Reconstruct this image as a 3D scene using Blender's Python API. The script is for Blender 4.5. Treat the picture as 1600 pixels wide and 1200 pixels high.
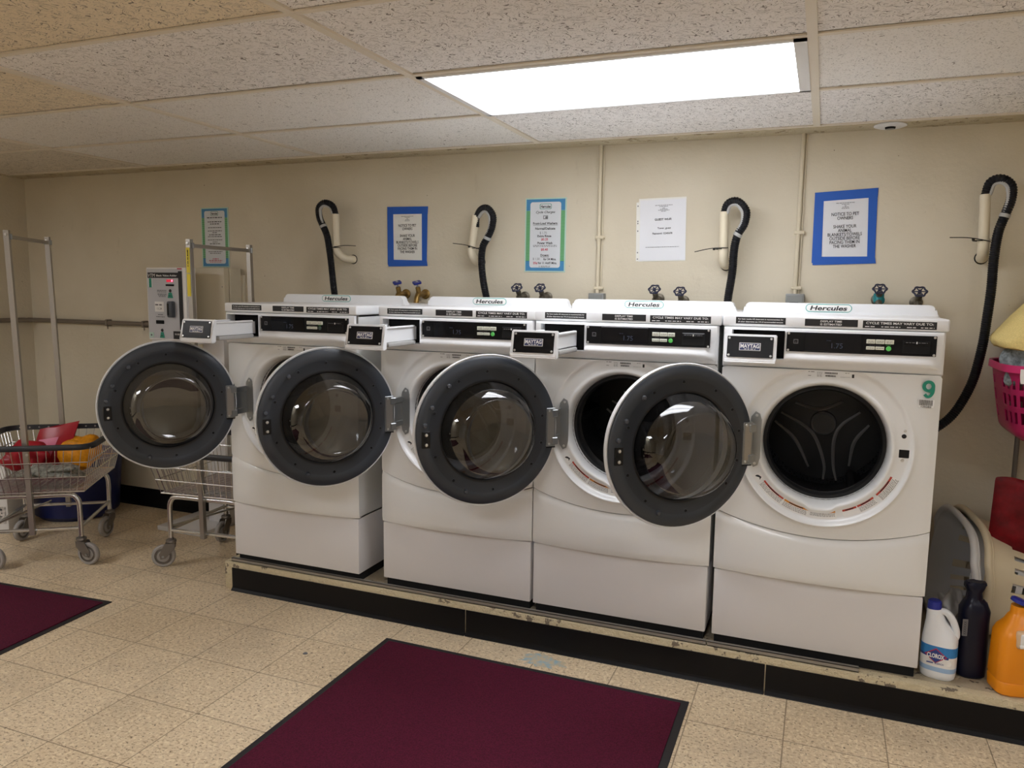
import bpy, bmesh, math, random
from mathutils import Vector, Matrix
rnd = random.Random(7)
S = bpy.context.scene
for o in list(bpy.data.objects):
    bpy.data.objects.remove(o)
C = S.collection
PI = math.pi

# ------------------------------------------------------------------ camera
CAM = Vector((0.06878, -3.65682, 1.42528))
YAW, PITCH, ROLL, FPX = -0.379977, -0.122379, 0.0130732, 1208.426
fw = Vector((math.sin(YAW) * math.cos(PITCH), math.cos(YAW) * math.cos(PITCH), math.sin(PITCH)))
rt0 = Vector((math.cos(YAW), -math.sin(YAW), 0))
up0 = rt0.cross(fw)
rt = rt0 * math.cos(ROLL) + up0 * math.sin(ROLL)
up = up0 * math.cos(ROLL) - rt0 * math.sin(ROLL)
cd = bpy.data.cameras.new('camera')
cam = bpy.data.objects.new('camera', cd)
C.objects.link(cam)
cam.matrix_world = Matrix(((rt.x, up.x, -fw.x, CAM.x), (rt.y, up.y, -fw.y, CAM.y), (rt.z, up.z, -fw.z, CAM.z), (0, 0, 0, 1)))
cd.sensor_width = 36.0
cd.lens = FPX / 1600 * 36
cd.clip_start = 0.05
S.camera = cam

# ------------------------------------------------------------------ world, exposure
w = bpy.data.worlds.new('world')
S.world = w
w.use_nodes = True
w.node_tree.nodes['Background'].inputs[0].default_value = (0.6, 0.62, 0.65, 1)
w.node_tree.nodes['Background'].inputs[1].default_value = 0.15
S.view_settings.view_transform = 'Standard'
S.view_settings.look = 'None'
S.view_settings.exposure = 1.5
S.view_settings.gamma = 1.0
S.view_settings.use_curve_mapping = False
S.cycles.use_denoising = True
S.cycles.max_bounces = 12
S.cycles.diffuse_bounces = 8
S.cycles.transparent_max_bounces = 16
S.cycles.sample_clamp_indirect = 12.0
# strength of the ceiling fixtures' diffusers: the one in view, then those further into the room
LAMP = {'seen': 5.2, 'behind': 9.0, 'far': 8.0, 'right': 5.0}
ROOM = dict(x0=-4.8819, x1=2.7, y0=-5.9, y1=0.0, h=2.1071)

# ------------------------------------------------------------------ materials
def lin(c):
    return tuple(((v / 255) / 12.92 if v / 255 <= 0.04045 else ((v / 255 + 0.055) / 1.055) ** 2.4) for v in c)

def mat(name, rgb, rough=0.5, metal=0.0, spec=0.5, coat=0.0, emit=None, estr=0.0):
    m = bpy.data.materials.new(name)
    m.use_nodes = True
    b = m.node_tree.nodes['Principled BSDF']
    b.inputs['Base Color'].default_value = (*lin(rgb), 1)
    b.inputs['Roughness'].default_value = rough
    b.inputs['Metallic'].default_value = metal
    b.inputs['Specular IOR Level'].default_value = spec
    b.inputs['Coat Weight'].default_value = coat
    if emit:
        b.inputs['Emission Color'].default_value = (*lin(emit), 1)
        b.inputs['Emission Strength'].default_value = estr
    return m

class NT:
    def __init__(s, m):
        s.t = m.node_tree
        s.b = s.t.nodes['Principled BSDF']
        s.co = s.t.nodes.new('ShaderNodeTexCoord')
    def n(s, typ, **kw):
        nd = s.t.nodes.new(typ)
        for k, v in kw.items():
            if k in nd.inputs:
                nd.inputs[k].default_value = v
            else:
                setattr(nd, k, v)
        return nd
    def l(s, a, b):
        s.t.links.new(a, b)
    def vec(s, scale=(1, 1, 1), loc=(0, 0, 0), rot=(0, 0, 0), src='Object'):
        mp = s.t.nodes.new('ShaderNodeMapping')
        mp.inputs['Scale'].default_value = scale
        mp.inputs['Location'].default_value = loc
        mp.inputs['Rotation'].default_value = rot
        s.l(s.co.outputs[src], mp.inputs['Vector'])
        return mp.outputs[0]
    def noise(s, v, scale, detail=3, rough=0.5):
        nd = s.n('ShaderNodeTexNoise', Scale=scale, Detail=detail, Roughness=rough)
        s.l(v, nd.inputs['Vector'])
        return nd.outputs['Fac']
    def ramp(s, f, stops):
        r = s.t.nodes.new('ShaderNodeValToRGB')
        e = r.color_ramp.elements
        while len(e) < len(stops):
            e.new(0.5)
        for i, (p, c) in enumerate(stops):
            e[i].position = p
            e[i].color = (*c, 1) if len(c) == 3 else c
        s.l(f, r.inputs['Fac'])
        return r.outputs['Color']
    def mix(s, f, a, b, typ='MIX'):
        m = s.t.nodes.new('ShaderNodeMix')
        m.data_type = 'RGBA'
        m.blend_type = typ
        for sock, v in ((m.inputs['Factor'], f), (m.inputs['A'], a), (m.inputs['B'], b)):
            if isinstance(v, bpy.types.NodeSocket):
                s.l(v, sock)
            else:
                sock.default_value = v if isinstance(v, float) else (*v, 1)
        return m.outputs['Result']
    def math(s, op, a, b=0.0):
        m = s.t.nodes.new('ShaderNodeMath')
        m.operation = op
        for i, v in enumerate((a, b)):
            if isinstance(v, bpy.types.NodeSocket):
                s.l(v, m.inputs[i])
            else:
                m.inputs[i].default_value = v
        return m.outputs[0]
    def bump(s, h, strength=0.3, dist=0.002):
        b = s.n('ShaderNodeBump', Strength=strength, Distance=dist)
        s.l(h, b.inputs['Height'])
        s.l(b.outputs[0], s.b.inputs['Normal'])

B3 = (0.0, 0.0, 0.0)
W3 = (1.0, 1.0, 1.0)

def wall_mat():
    m = mat('wall_paint', (201, 190, 163), 0.55)
    n = NT(m)
    v = n.vec()
    big = n.noise(v, 1.6, 4)
    c = n.mix(n.ramp(big, [(0.35, B3), (0.7, W3)]), lin((197, 188, 166)), lin((210, 202, 182)))
    st = n.noise(n.vec((1, 1, 0.35)), 9, 5, 0.7)
    c = n.mix(n.math('MULTIPLY', n.ramp(st, [(0.62, B3), (0.75, W3)]), 0.25), c, lin((150, 136, 110)))
    sp = n.noise(v, 45, 1)
    c = n.mix(n.ramp(sp, [(0.80, B3), (0.82, W3)]), c, lin((120, 105, 85)))
    n.l(c, n.b.inputs['Base Color'])
    h1 = n.noise(v, 60, 4, 0.6)
    h2 = n.noise(v, 7, 3, 0.6)
    hh = n.math('ADD', n.math('MULTIPLY', h1, 0.35), h2)
    n.bump(hh, 0.7, 0.006)
    return m

def floor_mat():
    T = 0.3048
    m = mat('vinyl_tile', (205, 184, 148), 0.42)
    n = NT(m)
    v = n.vec()
    sep = n.n('ShaderNodeSeparateXYZ')
    n.l(n.co.outputs['Object'], sep.inputs[0])
    def cell(o, off):
        a = n.math('DIVIDE', n.math('SUBTRACT', o, off), T)
        fr = n.math('FRACT', n.math('ADD', a, 100.0))
        fl = n.math('FLOOR', n.math('ADD', a, 100.0))
        e = n.math('MINIMUM', fr, n.math('SUBTRACT', 1.0, fr))
        return e, fl
    ex, fx = cell(sep.outputs[0], -1.8012)
    ey, fy = cell(sep.outputs[1], -1.7822)
    cx = n.n('ShaderNodeCombineXYZ')
    n.l(fx, cx.inputs[0]); n.l(fy, cx.inputs[1])
    wn = n.n('ShaderNodeTexWhiteNoise')
    n.l(cx.outputs[0], wn.inputs['Vector'])
    c = n.mix(wn.outputs['Value'], lin((208, 187, 154)), lin((220, 200, 168)))
    # mottled chips
    f1 = n.noise(n.vec((1, 0.5, 1)), 95, 4, 0.65)
    c = n.mix(n.math('MULTIPLY', n.ramp(f1, [(0.50, B3), (0.62, W3)]), 0.75), c, lin((238, 222, 190)))
    f2 = n.noise(n.vec((0.6, 1, 1), (3, 7, 0)), 120, 3, 0.6)
    c = n.mix(n.math('MULTIPLY', n.ramp(f2, [(0.54, B3), (0.62, W3)]), 0.8), c, lin((158, 134, 104)))
    f3 = n.noise(n.vec((1, 1, 1), (1, 2, 0)), 75, 2, 0.6)
    c = n.mix(n.ramp(f3, [(0.66, B3), (0.69, W3)]), c, lin((98, 84, 66)))
    # worn grey dirt
    d = n.noise(v, 2.6, 5, 0.65)
    c = n.mix(n.math('MULTIPLY', n.ramp(d, [(0.50, B3), (0.75, W3)]), 0.35), c, lin((136, 124, 108)))
    edge = n.math('MINIMUM', ex, ey)
    seam = n.ramp(edge, [(0.0, W3), (0.009, B3)])
    c = n.mix(n.math('MULTIPLY', seam, 0.95), c, lin((100, 80, 56)))
    n.l(c, n.b.inputs['Base Color'])
    r = n.noise(v, 7, 4)
    rr = n.n('ShaderNodeMapRange', **{'From Min': 0.3, 'From Max': 0.7, 'To Min': 0.30, 'To Max': 0.52})
    n.l(r, rr.inputs['Value'])
    n.l(rr.outputs[0], n.b.inputs['Roughness'])
    n.bump(n.math('SUBTRACT', n.math('MULTIPLY', f1, 0.25), seam), 0.25, 0.001)
    return m

def ceiling_mat(name, base, rgb2, th=.615):
    m = mat(name, base, 0.85, spec=0.2)
    n = NT(m)
    # fissures: short worms, the shade of the pits painted in dark
    wv = n.noise(n.vec((1, 1, 1)), 9, 2)
    v = n.vec((1.0, 0.42, 1), (0, 0, 0), (0, 0, 0.5))
    cmb = n.n('ShaderNodeVectorMath', operation='ADD')
    n.l(v, cmb.inputs[0]); n.l(wv, cmb.inputs[1])
    f = n.noise(cmb.outputs[0], 66, 1.2, 0.5)
    fis = n.ramp(f, [(th, B3), (th + .025, W3)])
    g = n.noise(n.vec(), 170, 2, 0.5)
    pin = n.ramp(g, [(0.60, B3), (0.66, W3)])
    big = n.noise(n.vec(), 1.3, 4)
    c = n.mix(n.ramp(big, [(0.3, B3), (0.7, W3)]), lin(base), lin(rgb2))
    c = n.mix(n.math('MULTIPLY', pin, 0.45), c, lin((130, 124, 116)))
    c = n.mix(n.math('MULTIPLY', fis, 0.8), c, lin((96, 90, 84)))
    n.l(c, n.b.inputs['Base Color'])
    n.bump(n.math('SUBTRACT', 1.0, n.math('ADD', fis, n.math('MULTIPLY', pin, 0.5))), 0.5, 0.003)
    return m

def chipped_mat(name, base, chip):
    m = mat(name, base, 0.6)
    n = NT(m)
    f = n.noise(n.vec(), 14, 5, 0.65)
    f2 = n.noise(n.vec((1, 1, 1), (4, 4, 4)), 60, 4, 0.7)
    c = n.mix(n.math('MULTIPLY', f2, 0.45), lin(base), lin((150, 132, 98)))
    c = n.mix(n.ramp(f, [(0.60, B3), (0.615, W3)]), c, lin(chip))
    n.l(c, n.b.inputs['Base Color'])
    n.bump(n.math('ADD', f2, f), 1.0, 0.012)
    return m

def weave_mat(name, rgb, scale, rough=0.95, amt=0.35):
    m = mat(name, rgb, rough, spec=0.2)
    n = NT(m)
    f = n.noise(n.vec(), scale, 3, 0.7)
    d = tuple(int(v * (1 - amt)) for v in rgb)
    c = n.mix(n.ramp(f, [(0.35, B3), (0.65, W3)]), lin(d), lin(rgb))
    n.l(c, n.b.inputs['Base Color'])
    n.bump(f, 0.6, 0.003)
    return m

def glass_mat(name, tint, refl=0.10, rough=0.02):
    m = bpy.data.materials.new(name)
    m.use_nodes = True
    t = m.node_tree
    t.nodes.clear()
    out = t.nodes.new('ShaderNodeOutputMaterial')
    tr = t.nodes.new('ShaderNodeBsdfTransparent')
    tr.inputs[0].default_value = (*tint, 1)
    gl = t.nodes.new('ShaderNodeBsdfGlossy')
    gl.inputs['Roughness'].default_value = rough
    lw = t.nodes.new('ShaderNodeLayerWeight')
    lw.inputs['Blend'].default_value = refl
    mx = t.nodes.new('ShaderNodeMixShader')
    t.links.new(lw.outputs['Fresnel'], mx.inputs[0])
    t.links.new(tr.outputs[0], mx.inputs[1])
    t.links.new(gl.outputs[0], mx.inputs[2])
    t.links.new(mx.outputs[0], out.inputs[0])
    return m

def diffuser_mat():
    def make(k, s):
        m = mat('diffuser_' + k, (245, 247, 250), 0.4)
        n = NT(m)
        # two fluorescent tubes show through the ribbed lens as brighter bands
        sep = n.n('ShaderNodeSeparateXYZ')
        n.l(n.co.outputs['Generated'], sep.inputs[0])
        y = sep.outputs[1]
        g = 0
        for c0 in (0.27, 0.73):
            d = n.math('ABSOLUTE', n.math('SUBTRACT', y, c0))
            b = n.ramp(d, [(0.0, W3), (0.17, (0.35, 0.35, 0.35)), (0.24, B3)])
            g = b if g == 0 else n.math('ADD', g, b)
        st = n.math('MULTIPLY', n.math('ADD', n.math('MULTIPLY', g, 0.62), 0.42), s)
        n.b.inputs['Emission Color'].default_value = (0.93, 0.945, 1.0, 1)
        n.l(st, n.b.inputs['Emission Strength'])
        n.b.inputs['Base Color'].default_value = (0.7, 0.7, 0.7, 1)
        return m
    return {k: make(k, s) for k, s in LAMP.items()}

M = {}
M['wall'] = wall_mat()
M['floor'] = floor_mat()
M['tileA'] = ceiling_mat('ceiling_tile_white', (234, 231, 228), (240, 238, 236))
M['tileD'] = ceiling_mat('ceiling_tile_fine', (232, 230, 226), (238, 236, 232), .67)
M['tileB'] = ceiling_mat('ceiling_tile_yellowed', (234, 222, 198), (228, 214, 188))
M['tileShade'] = ceiling_mat('ceiling_tile_shaded', (226, 219, 206), (216, 208, 194))  # tile tone darkened to paint in the dim left end of the ceiling
M['rail'] = mat('ceiling_rail', (222, 214, 198), 0.5)
M['ledger'] = chipped_mat('ledger_paint', (205, 194, 165), (150, 135, 105))
M['black_cove'] = mat('black_cove', (10, 10, 13), 0.4, spec=.22)
M['cream_chip'] = chipped_mat('chipped_cream_paint', (214, 201, 168), (118, 106, 90))
M['concrete'] = chipped_mat('painted_concrete', (186, 174, 150), (92, 82, 70))
M['channel'] = mat('grey_channel', (142, 137, 128), 0.45, 0.3)
M['white'] = mat('white_enamel', (222, 224, 224), 0.28, coat=0.3)
M['white_plastic'] = mat('white_plastic', (226, 228, 230), 0.32)
M['ped'] = mat('pedestal_white', (212, 211, 212), 0.4)
M['black_plate'] = mat('black_plate', (10, 10, 13), 0.32, spec=.2)
M['black_gloss'] = mat('black_gloss', (6, 6, 12), 0.15, spec=.25)
M['black'] = mat('black_plastic', (9, 9, 11), 0.4, spec=.3)
M['void_shade'] = mat('void_shade', (6, 6, 7), 0.9)  # near black standing in for the shade of gaps and openings
M['rubber'] = mat('rubber_gasket', (20, 20, 22), 0.5)
M['drum'] = mat('drum_steel', (62, 62, 66), 0.38, 0.9)  # steel colours darkened to hold the shade inside the drum
M['drum_back'] = mat('drum_back_steel', (34, 33, 33), 0.42, 0.3)
M['ridge'] = mat('drum_ridge_lit', (150, 148, 146), 0.35, 0.4)  # same steel coloured paler so the ridges look lit
M['door_ring'] = mat('door_ring_plastic', (50, 55, 62), 0.4, spec=.4)
M['door_ring2'] = mat('door_ring_inner', (42, 46, 52), 0.42, spec=.4)
M['bumper'] = mat('bumper_grey', (66, 70, 77), 0.5)
M['steel'] = mat('galvanised_steel', (150, 153, 154), 0.35, 0.85)
M['chrome'] = mat('chrome_wire', (205, 205, 205), 0.22, 0.95)
M['alu'] = mat('aluminium_tube', (168, 164, 158), 0.38, 0.85)
M['screw'] = mat('screw_head', (200, 200, 198), 0.3, 0.8)
M['bowl'] = glass_mat('bowl_glass', (0.72, 0.73, 0.74), 0.46)
M['window'] = glass_mat('smoked_window', (0.13, 0.13, 0.135), 0.3)
M['tape_white'] = mat('sticker_white', (228, 228, 226), 0.5)
M['paper'] = mat('paper', (214, 216, 220), 0.45)
M['plastic_sleeve'] = mat('plastic_sleeve', (222, 222, 216), 0.25)
M['ink'] = mat('ink_black', (24, 24, 26), 0.6)
M['ink_grey'] = mat('ink_grey', (105, 105, 108), 0.6)
M['ink_white'] = mat('ink_white', (225, 225, 225), 0.6)
M['ink_red'] = mat('ink_red', (178, 40, 66), 0.6)
M['red_label'] = mat('label_red', (176, 60, 44), 0.5)
M['orange_label'] = mat('label_orange', (206, 132, 40), 0.5)
M['teal'] = mat('teal_ink', (14, 132, 108), 0.45)
M['teal_line'] = mat('teal_outline', (60, 160, 150), 0.45)
M['navy'] = mat('navy_label', (34, 46, 92), 0.4)
M['btn'] = mat('button_cream', (212, 214, 200), 0.4)
M['green_led'] = mat('green_start_button', (90, 180, 90), 0.4, emit=(60, 200, 70), estr=0.06)
M['off_led'] = mat('unlit_start_button', (66, 82, 74), 0.4)
M['digits'] = mat('dim_digits', (40, 48, 66), 0.4, emit=(110, 125, 160), estr=0.02)
M['pvc'] = mat('pvc_pipe', (216, 206, 182), 0.4)
M['conduit'] = mat('painted_conduit', (204, 194, 170), 0.5)
M['hose'] = mat('corrugated_hose', (12, 13, 19), 0.45, spec=.3)
M['hook'] = mat('grey_hook', (168, 168, 166), 0.45)
M['brass'] = mat('brass', (150, 122, 70), 0.4, 0.8)
M['old_brass'] = mat('tarnished_brass', (98, 92, 80), 0.45, 0.7)
M['blue_handle'] = mat('blue_handle', (34, 44, 128), 0.4)
M['navy_handle'] = mat('dark_handle', (34, 36, 60), 0.4)
M['teal_tape'] = mat('teal_tape', (18, 120, 124), 0.5)
M['copper'] = mat('copper_fitting', (150, 104, 84), 0.4, 0.7)
M['box_grey'] = mat('grey_box', (132, 134, 132), 0.5, 0.3)
M['blue_tape'] = mat('blue_tape', (14, 84, 178), 0.55)
M['sign_blue'] = mat('sign_blue', (66, 132, 178), 0.35)
M['sign_green'] = mat('sign_green', (60, 140, 88), 0.35)
M['sign_green_light'] = mat('sign_green_light', (150, 200, 150), 0.35)
M['sign_face'] = mat('sign_face', (206, 210, 214), 0.35)
M['sign_edge'] = mat('sign_edge', (178, 208, 196), 0.35)
M['maroon'] = weave_mat('maroon_carpet', (88, 20, 46), 220, amt=0.3)
M['mat_rubber'] = mat('mat_rubber_border', (30, 28, 30), 0.6)
M['cab'] = mat('cream_cabinet', (205, 197, 176), 0.4)
M['machine'] = mat('machine_grey', (182, 184, 190), 0.35)
M['yellow_sticker'] = mat('yellow_sticker', (226, 206, 40), 0.45)
M['caster_grey'] = mat('caster_rubber', (148, 144, 140), 0.6)
M['caster_metal'] = mat('caster_metal', (120, 114, 108), 0.42, 0.6)
M['cart_bumper'] = mat('cart_bumper', (42, 44, 48), 0.5)
M['pipe_grey'] = mat('rail_pipe', (124, 114, 102), 0.45, 0.4)
M['blue_tub'] = mat('blue_plastic', (14, 26, 82), 0.4)
M['bag_red'] = mat('red_plastic_bag', (160, 18, 36), 0.35)
M['bag_dark_red'] = weave_mat('dark_red_bag', (120, 12, 24), 12, 0.45, 0.3)
M['pink'] = mat('pink_print', (214, 122, 150), 0.4)
M['yellow_print'] = mat('yellow_print', (232, 196, 70), 0.4)
M['orange'] = mat('orange_jug_plastic', (226, 138, 10), 0.35)
M['orange_cloth'] = weave_mat('orange_bag', (222, 146, 24), 30, 0.5, 0.15)
M['grey_cloth'] = weave_mat('grey_cloth', (160, 160, 150), 60)
M['white_cloth'] = weave_mat('printed_cloth', (226, 220, 214), 38, amt=0.5)
M['teal_cloth'] = weave_mat('grey_green_cloth', (150, 160, 164), 50)
M['towel'] = weave_mat('yellow_towel', (232, 210, 140), 260, amt=0.09)
M['magenta'] = mat('magenta_plastic', (176, 26, 92), 0.35)
M['magenta_rim'] = mat('magenta_rim', (206, 48, 112), 0.3)
M['basket_white'] = mat('white_basket_plastic', (196, 196, 196), 0.4)
M['basket_cream'] = mat('cream_basket_plastic', (204, 192, 164), 0.42)
M['bleach'] = mat('bleach_bottle_plastic', (226, 230, 234), 0.35)
M['blue_cap'] = mat('blue_cap', (24, 40, 140), 0.4)
M['label_blue'] = mat('bleach_label_blue', (38, 124, 190), 0.4)
M['label_navy'] = mat('bleach_label_navy', (28, 56, 130), 0.4)
M['label_mid'] = mat('bleach_label_pale', (150, 180, 214), 0.4)
M['dark_bottle'] = mat('dark_blue_bottle', (8, 12, 34), 0.28, spec=.3)
M['jug_label'] = mat('jug_grip_panel', (216, 210, 196), 0.4)

# small drum perforations
def perf():
    n = NT(M['drum'])
    vo = n.n('ShaderNodeTexVoronoi', Scale=130.0)
    n.l(n.vec(), vo.inputs['Vector'])
    f = n.ramp(vo.outputs['Distance'], [(0.25, B3), (0.35, W3)])
    n.l(n.mix(f, lin((10, 10, 12)), lin((84, 84, 88))), n.b.inputs['Base Color'])
perf()

# ------------------------------------------------------------------ mesh helpers
class MB:
    def __init__(s):
        s.bm = bmesh.new()
        s.mats = []
    def mi(s, m):
        m = M[m] if isinstance(m, str) else m
        if m not in s.mats:
            s.mats.append(m)
        return s.mats.index(m)
    def face(s, pts, m):
        vs = [s.bm.verts.new(p) for p in pts]
        f = s.bm.faces.new(vs)
        f.material_index = s.mi(m)
        return f
    def box(s, a, b, m, bev=0.0, seg=2, mx=None):
        g = bmesh.ops.create_cube(s.bm, size=1.0)
        vs = g['verts']
        c = [(a[i] + b[i]) / 2 for i in range(3)]
        d = [abs(b[i] - a[i]) for i in range(3)]
        for v in vs:
            v.co = Vector((c[0] + v.co.x * d[0], c[1] + v.co.y * d[1], c[2] + v.co.z * d[2]))
        fs = set(f for v in vs for f in v.link_faces)
        for f in fs:
            f.material_index = s.mi(m)
        if bev > 0:
            es = list(set(e for v in vs for e in v.link_edges))
            r = bmesh.ops.bevel(s.bm, geom=es, offset=bev, segments=seg, profile=0.5, affect='EDGES', clamp_overlap=True)
            vs = list(set(v for f in r['faces'] for v in f.verts) | set(v for v in vs if v.is_valid))
            for f in r['faces']:
                f.material_index = s.mi(m)
        if mx is not None:
            for v in vs:
                v.co = mx @ v.co
        return vs
    def tube(s, pts, r, m, n=10, caps=True, closed=False, upv=None):
        pts = [Vector(p) for p in pts]
        N = len(pts)
        rs = r if isinstance(r, (list, tuple)) else [r] * N
        idx = s.mi(m)
        rings = []
        prev = None
        for i, p in enumerate(pts):
            if closed:
                t = pts[(i + 1) % N] - pts[i - 1]
            else:
                t = pts[min(i + 1, N - 1)] - pts[max(i - 1, 0)]
            t.normalize()
            if prev is None:
                a = Vector((0, 0, 1)) if abs(t.z) < 0.9 else Vector((1, 0, 0))
                if upv: a = Vector(upv)
                u = (a - t * a.dot(t)).normalized()
            else:
                u = (prev - t * prev.dot(t)).normalized()
            prev = u
            v = t.cross(u)
            rings.append([s.bm.verts.new(p + (u * math.cos(2 * PI * k / n + PI / n) + v * math.sin(2 * PI * k / n + PI / n)) * rs[i]) for k in range(n)])
        L = N if closed else N - 1
        for i in range(L):
            A, Bq = rings[i], rings[(i + 1) % N]
            for k in range(n):
                f = s.bm.faces.new((A[k], A[(k + 1) % n], Bq[(k + 1) % n], Bq[k]))
                f.material_index = idx
        if caps and not closed:
            s.bm.faces.new(list(reversed(rings[0]))).material_index = idx
            s.bm.faces.new(rings[-1]).material_index = idx
    def sqtube(s, a, b, wd, m):
        s.tube([a, b], wd * 0.7071, m, n=4)
    def cyl(s, a, b, r, m, n=20, r2=None):
        s.tube([a, b], [r, r if r2 is None else r2], m, n=n)
    def lathe(s, prof, m, n=48, mx=None, close=False):
        """prof: (radius, height) pairs round local Z; mats may be a list per segment"""
        mx = mx or Matrix.Identity(4)
        rings = []
        for (r, z) in prof:
            if r < 1e-6:
                rings.append([s.bm.verts.new(mx @ Vector((0, 0, z)))])
            else:
                rings.append([s.bm.verts.new(mx @ Vector((r * math.cos(2 * PI * k / n), r * math.sin(2 * PI * k / n), z))) for k in range(n)])
        P = len(prof)
        for i in range(P if close else P - 1):
            A, Bq = rings[i], rings[(i + 1) % P]
            mm = m[i] if isinstance(m, list) else m
            idx = s.mi(mm)
            for k in range(n):
                k2 = (k + 1) % n
                if len(A) == 1 and len(Bq) == 1: continue
                if len(A) == 1: vs = (A[0], Bq[k2], Bq[k])
                elif len(Bq) == 1: vs = (A[k], A[k2], Bq[0])
                else: vs = (A[k], A[k2], Bq[k2], Bq[k])
                s.bm.faces.new(vs).material_index = idx
    def sector(s, c, r0, r1, a0, a1, h, m, n=None, basis=None):
        """flat ring sector in the XZ plane (or given basis), h = offset toward -Y"""
        n = n or max(2, int(abs(a1 - a0) / 3))
        idx = s.mi(m)
        prev = None
        for i in range(n + 1):
            a = math.radians(a0 + (a1 - a0) * i / n)
            pr = []
            for r in (r0, r1):
                pr.append(s.bm.verts.new((c[0] + r * math.cos(a), -h, c[1] + r * math.sin(a))))
            if prev:
                s.bm.faces.new((prev[0], prev[1], pr[1], pr[0])).material_index = idx
            prev = pr
    def grid(s, nx, ny, fn, m, skip=None, wrap=False):
        idx = s.mi(m)
        V = [[s.bm.verts.new(fn(i, j)) for j in range(ny)] for i in range(nx)]
        for i in range(nx if wrap else nx - 1):
            for j in range(ny - 1):
                if skip and skip(i, j): continue
                i2 = (i + 1) % nx
                s.bm.faces.new((V[i][j], V[i2][j], V[i2][j + 1], V[i][j + 1])).material_index = idx
        return V
    def poly(s, pts, d, m, edge=None):
        """extrude a planar polygon (list of Vector) by vector d"""
        idx = s.mi(m)
        a = [s.bm.verts.new(p) for p in pts]
        b = [s.bm.verts.new(Vector(p) + Vector(d)) for p in pts]
        s.bm.faces.new(a).material_index = idx
        s.bm.faces.new(list(reversed(b))).material_index = idx
        ie = s.mi(edge) if edge else idx
        for k in range(len(pts)):
            k2 = (k + 1) % len(pts)
            s.bm.faces.new((a[k], b[k], b[k2], a[k2])).material_index = ie
    def text(s, body, h, mx, m, width=None, bold=0.0, shear=0.0, align='CENTER', ext=0.0):
        """text with capital height h, laid in XY of mx, squeezed to width when given"""
        cu = bpy.data.curves.new('t', 'FONT')
        cu.body = body
        cu.size = 1.0
        cu.offset = bold
        cu.shear = shear
        cu.extrude = ext
        cu.resolution_u = 3
        ob = bpy.data.objects.new('t', cu)
        me = ob.to_mesh()
        if len(me.vertices) == 0:
            bpy.data.objects.remove(ob); bpy.data.curves.remove(cu); return
        xs = [v.co.x for v in me.vertices]
        x0, x1 = min(xs), max(xs)
        sc = h / 0.70
        sx = sc if width is None else width / (x1 - x0)
        ox = {'CENTER': (x0 + x1) / 2, 'LEFT': x0, 'RIGHT': x1}[align]
        idx = s.mi(m)
        vs = [s.bm.verts.new(mx @ Vector(((v.co.x - ox) * sx, v.co.y * sc, v.co.z))) for v in me.vertices]
        for p in me.polygons:
            try:
                s.bm.faces.new([vs[i] for i in p.vertices]).material_index = idx
            except ValueError:
                pass
        ob.to_mesh_clear()
        bpy.data.objects.remove(ob); bpy.data.curves.remove(cu)
    def dashes(s, x0, x1, z, h, mx, m, fill=0.8, seed=1):
        """a line of print too small to read"""
        r = random.Random(seed)
        x = x0
        while x < x1 - 0.0005:
            L = min(r.uniform(2.0, 5.5) * h, x1 - x)
            s.face([mx @ Vector((x, z, 0)), mx @ Vector((x + L, z, 0)), mx @ Vector((x + L, z + h, 0)), mx @ Vector((x, z + h, 0))], m)
            x += L + h * (0.7 + (1 - fill) * 3)
    def build(s, name, parent=None, mx=None, sharp=35, recalc=True):
        bm = s.bm
        if mx is not None:
            bmesh.ops.transform(bm, matrix=mx, verts=bm.verts)
        if recalc:
            bmesh.ops.recalc_face_normals(bm, faces=bm.faces)
        lim = math.radians(sharp)
        for f in bm.faces:
            f.smooth = True
        for e in bm.edges:
            if len(e.link_faces) == 2:
                if e.calc_face_angle(0) > lim: e.smooth = False
            else:
                e.smooth = False
        me = bpy.data.meshes.new(name)
        bm.to_mesh(me)
        bm.free()
        for m in s.mats:
            me.materials.append(m)
        o = bpy.data.objects.new(name, me)
        C.objects.link(o)
        if parent: o.parent = parent
        return o

def tag(o, label=None, cat=None, group=None, kind=None):
    if label: o['label'] = label
    if cat: o['category'] = cat
    if group: o['group'] = group
    if kind: o['kind'] = kind
    return o

def thing(name, label, cat, loc=(0, 0, 0), rz=0.0, group=None):
    o = bpy.data.objects.new(name, None)
    o.empty_display_size = 0.05
    C.objects.link(o)
    o.location = loc
    o.rotation_euler = (0, 0, rz)
    return tag(o, label, cat, group)

def kids(o):
    return [c for c in bpy.data.objects if c.parent == o]

def copy_tree(o, parent=None):
    c = o.copy()
    C.objects.link(c)
    c.parent = parent
    for ch in kids(o):
        copy_tree(ch, c)
    return c

def structure(mb, name, **k):
    return tag(mb.build(name, **k), kind='structure')

def cr(pts, sub=8):
    """Catmull-Rom"""
    P = [Vector(p) for p in pts]
    P = [P[0] * 2 - P[1]] + P + [P[-1] * 2 - P[-2]]
    out = []
    for i in range(1, len(P) - 2):
        for k in range(sub):
            t = k / sub
            a, b, c, d = P[i - 1], P[i], P[i + 1], P[i + 2]
            out.append(0.5 * ((2 * b) + (c - a) * t + (2 * a - 5 * b + 4 * c - d) * t * t + (3 * b - a - 3 * c + d) * t ** 3))
    out.append(P[-2])
    return out

def resample(pts, step):
    out = [pts[0].copy()]
    acc = 0
    for a, b in zip(pts, pts[1:]):
        L = (b - a).length
        d = step - acc
        while d <= L:
            out.append(a.lerp(b, d / L))
            d += step
        acc = (acc + L) % step
    return out

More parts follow.
